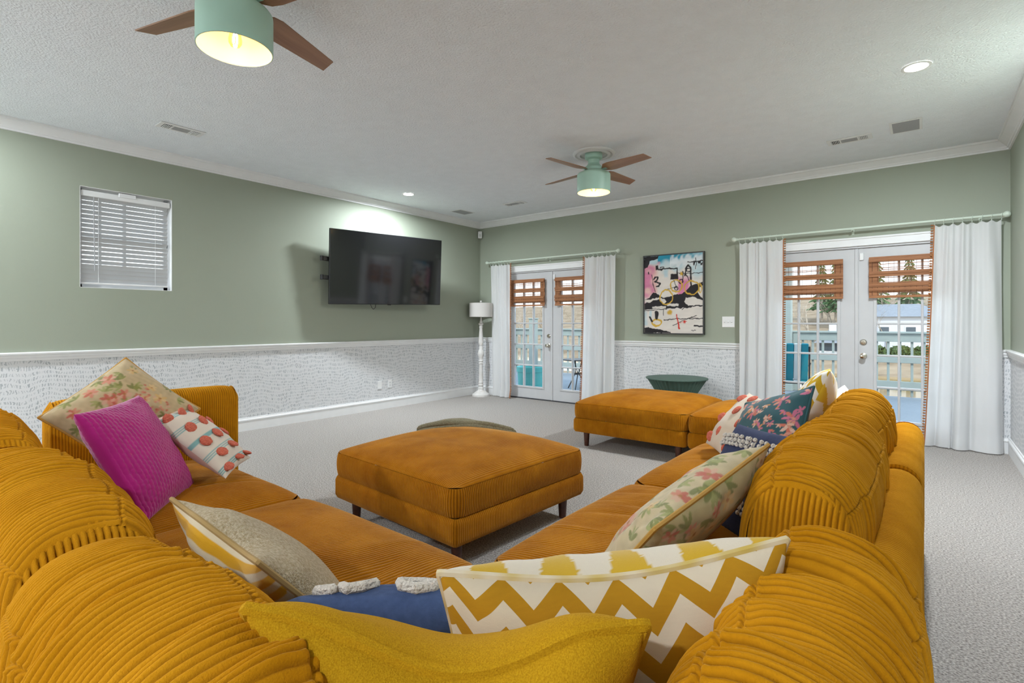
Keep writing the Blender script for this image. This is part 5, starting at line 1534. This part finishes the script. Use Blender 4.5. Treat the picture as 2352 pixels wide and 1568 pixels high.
for i, (x, y) in enumerate(spots):
    o = put('bare_tree', tree_meshes[i % 4])
    z = float(ground_z(np.array([x]), np.array([y]))[0])
    o.location = (x, y, z - 0.2); o.rotation_euler = (0, 0, r_.uniform(0, 6.28)); s = r_.uniform(0.7, 1.25); o.scale = (s, s, s)
    tag(o, 'bare winter tree in the woods beyond the deck', 'tree', 'bare winter trees beyond the deck')
def pine(seed):
    r = random.Random(seed); mb = MB(); 
    for lv in range(13):
        z = 3.0 + lv * 0.75; R = 2.6 * (1 - lv / 14.5)
        for k in range(9):
            a = k * 0.698 + lv * 0.37 + r.uniform(-.2, .2); rr = R * r.uniform(.7, 1.1)
            p = Vector((math.cos(a) * rr, math.sin(a) * rr, z - 0.15 * rr)); q = Vector((0, 0, z + 0.35)); t = Vector((-math.sin(a), math.cos(a), 0)) * rr * 0.28
            mb.add([q, p + t * 0.8 - Vector((0, 0, .25)), p, p - t * 0.8 - Vector((0, 0, .25)), (p + q) / 2 + Vector((0, 0, 0.28))], [(0, 1, 4), (1, 2, 4), (2, 3, 4), (3, 0, 4), (0, 3, 2, 1)])
    return mb.mesh('pine_crown')
pm_ = pine(1); pm_.materials.append(M_pine)
ptr = MB().tube([(0, 0, 0), (0, 0, 12.5)], [0.22, 0.03], 8).mesh('pine_trunk'); ptr.materials.append(M_bark)
for i, (x, y) in enumerate(((-9.5, 108), (-13, 114), (-6.5, 112), (-16, 120), (-2.0, 118), (-24, 122), (3.5, 112))):
    root = empty('pine_tree', (x, y, float(ground_z(np.array([float(x)]), np.array([float(y)]))[0]) - 0.2), i * 1.1, 'green pine on the hillside beyond the right doors', 'tree', 'green pines on the hillside')
    put('crown', pm_, None, root); put('trunk', ptr, None, root)
def bush(seed, R):
    r = np.random.default_rng(seed); n = 1500
    d = r.normal(size=(n, 3)); d /= np.linalg.norm(d, axis=1)[:, None]; d[:, 2] = np.abs(d[:, 2])
    c = d * R * r.uniform(.75, 1.08, (n, 1)) * np.array([1.25, 1, 0.9])
    a = r.normal(size=(n, 3)) * 0.14; b = r.normal(size=(n, 3)) * 0.14
    V = np.stack([c - a, c + b, c + a, c - b], 1).reshape(-1, 3)
    return amesh('foliage', V, np.arange(4 * n).reshape(-1, 4), False, mats=[M_bush])
bmh = bush(1, 1.5)
for i, (x, y, lab) in enumerate(((-17.0, 73.0, 'dark evergreen shrub across the pond, seen left of the deck post'), (-14.2, 74.0, 'dark evergreen shrub across the pond, seen right of the deck post'), (-2.0, 72.0, 'rounded evergreen shrub on the far bank before the house'), (0.2, 73.5, 'rounded evergreen shrub on the far bank, rightmost'), (-4.9, 75.0, 'low evergreen shrub by the steps of the far house'))):
    o = put('evergreen_shrub', bmh); o.location = (x, y, float(ground_z(np.array([x]), np.array([y]))[0]) - 0.1); o.rotation_euler = (0, 0, i)
    tag(o, lab, 'shrub')
def house(x, y, rz, w, d, h, label):
    z = float(ground_z(np.array([x]), np.array([y]))[0]) - 0.5
    root = empty('house', (x, y, z), rz, label, 'house')
    MB().box(-w / 2, w / 2, -d / 2, d / 2, 0, h).build('walls', M_siding, root)
    e = 0.6; rh = 1.7
    MB().add([(-w / 2 - e, -d / 2 - e, h), (w / 2 + e, -d / 2 - e, h), (w / 2 + e, d / 2 + e, h), (-w / 2 - e, d / 2 + e, h), (-w / 2 + d * .35, 0, h + rh), (w / 2 - d * .35, 0, h + rh)], [(0, 1, 5, 4), (1, 2, 5), (2, 3, 4, 5), (3, 0, 4), (3, 2, 1, 0)]).build('roof', M_roof, root)
    for k in range(4):
        xx = -w * 0.38 + k * w * 0.25
        f_ = MB().box(xx - 0.6, xx + 0.6, -d / 2 - 0.06, -d / 2 + 0.02, h * 0.45, h * 0.45 + 1.3).build('window', M_white, root)
        MB().box(xx - 0.5, xx + 0.5, -d / 2 - 0.08, -d / 2 - 0.06, h * 0.45 + 0.1, h * 0.45 + 1.2).build('pane', M_winglass, f_)
    MB().box(-w / 2 + 1, -w / 2 + 1.8, -0.4, 0.4, h, h + 2.3).build('chimney', M_siding, root)
house(-3.2, 86.5, 0.15, 11, 8, 4.6, 'white house with grey hipped roof across the pond')
house(-8.6, 76.5, 0.1, 3.6, 3, 2.0, 'small white shed with grey roof on the far bank')
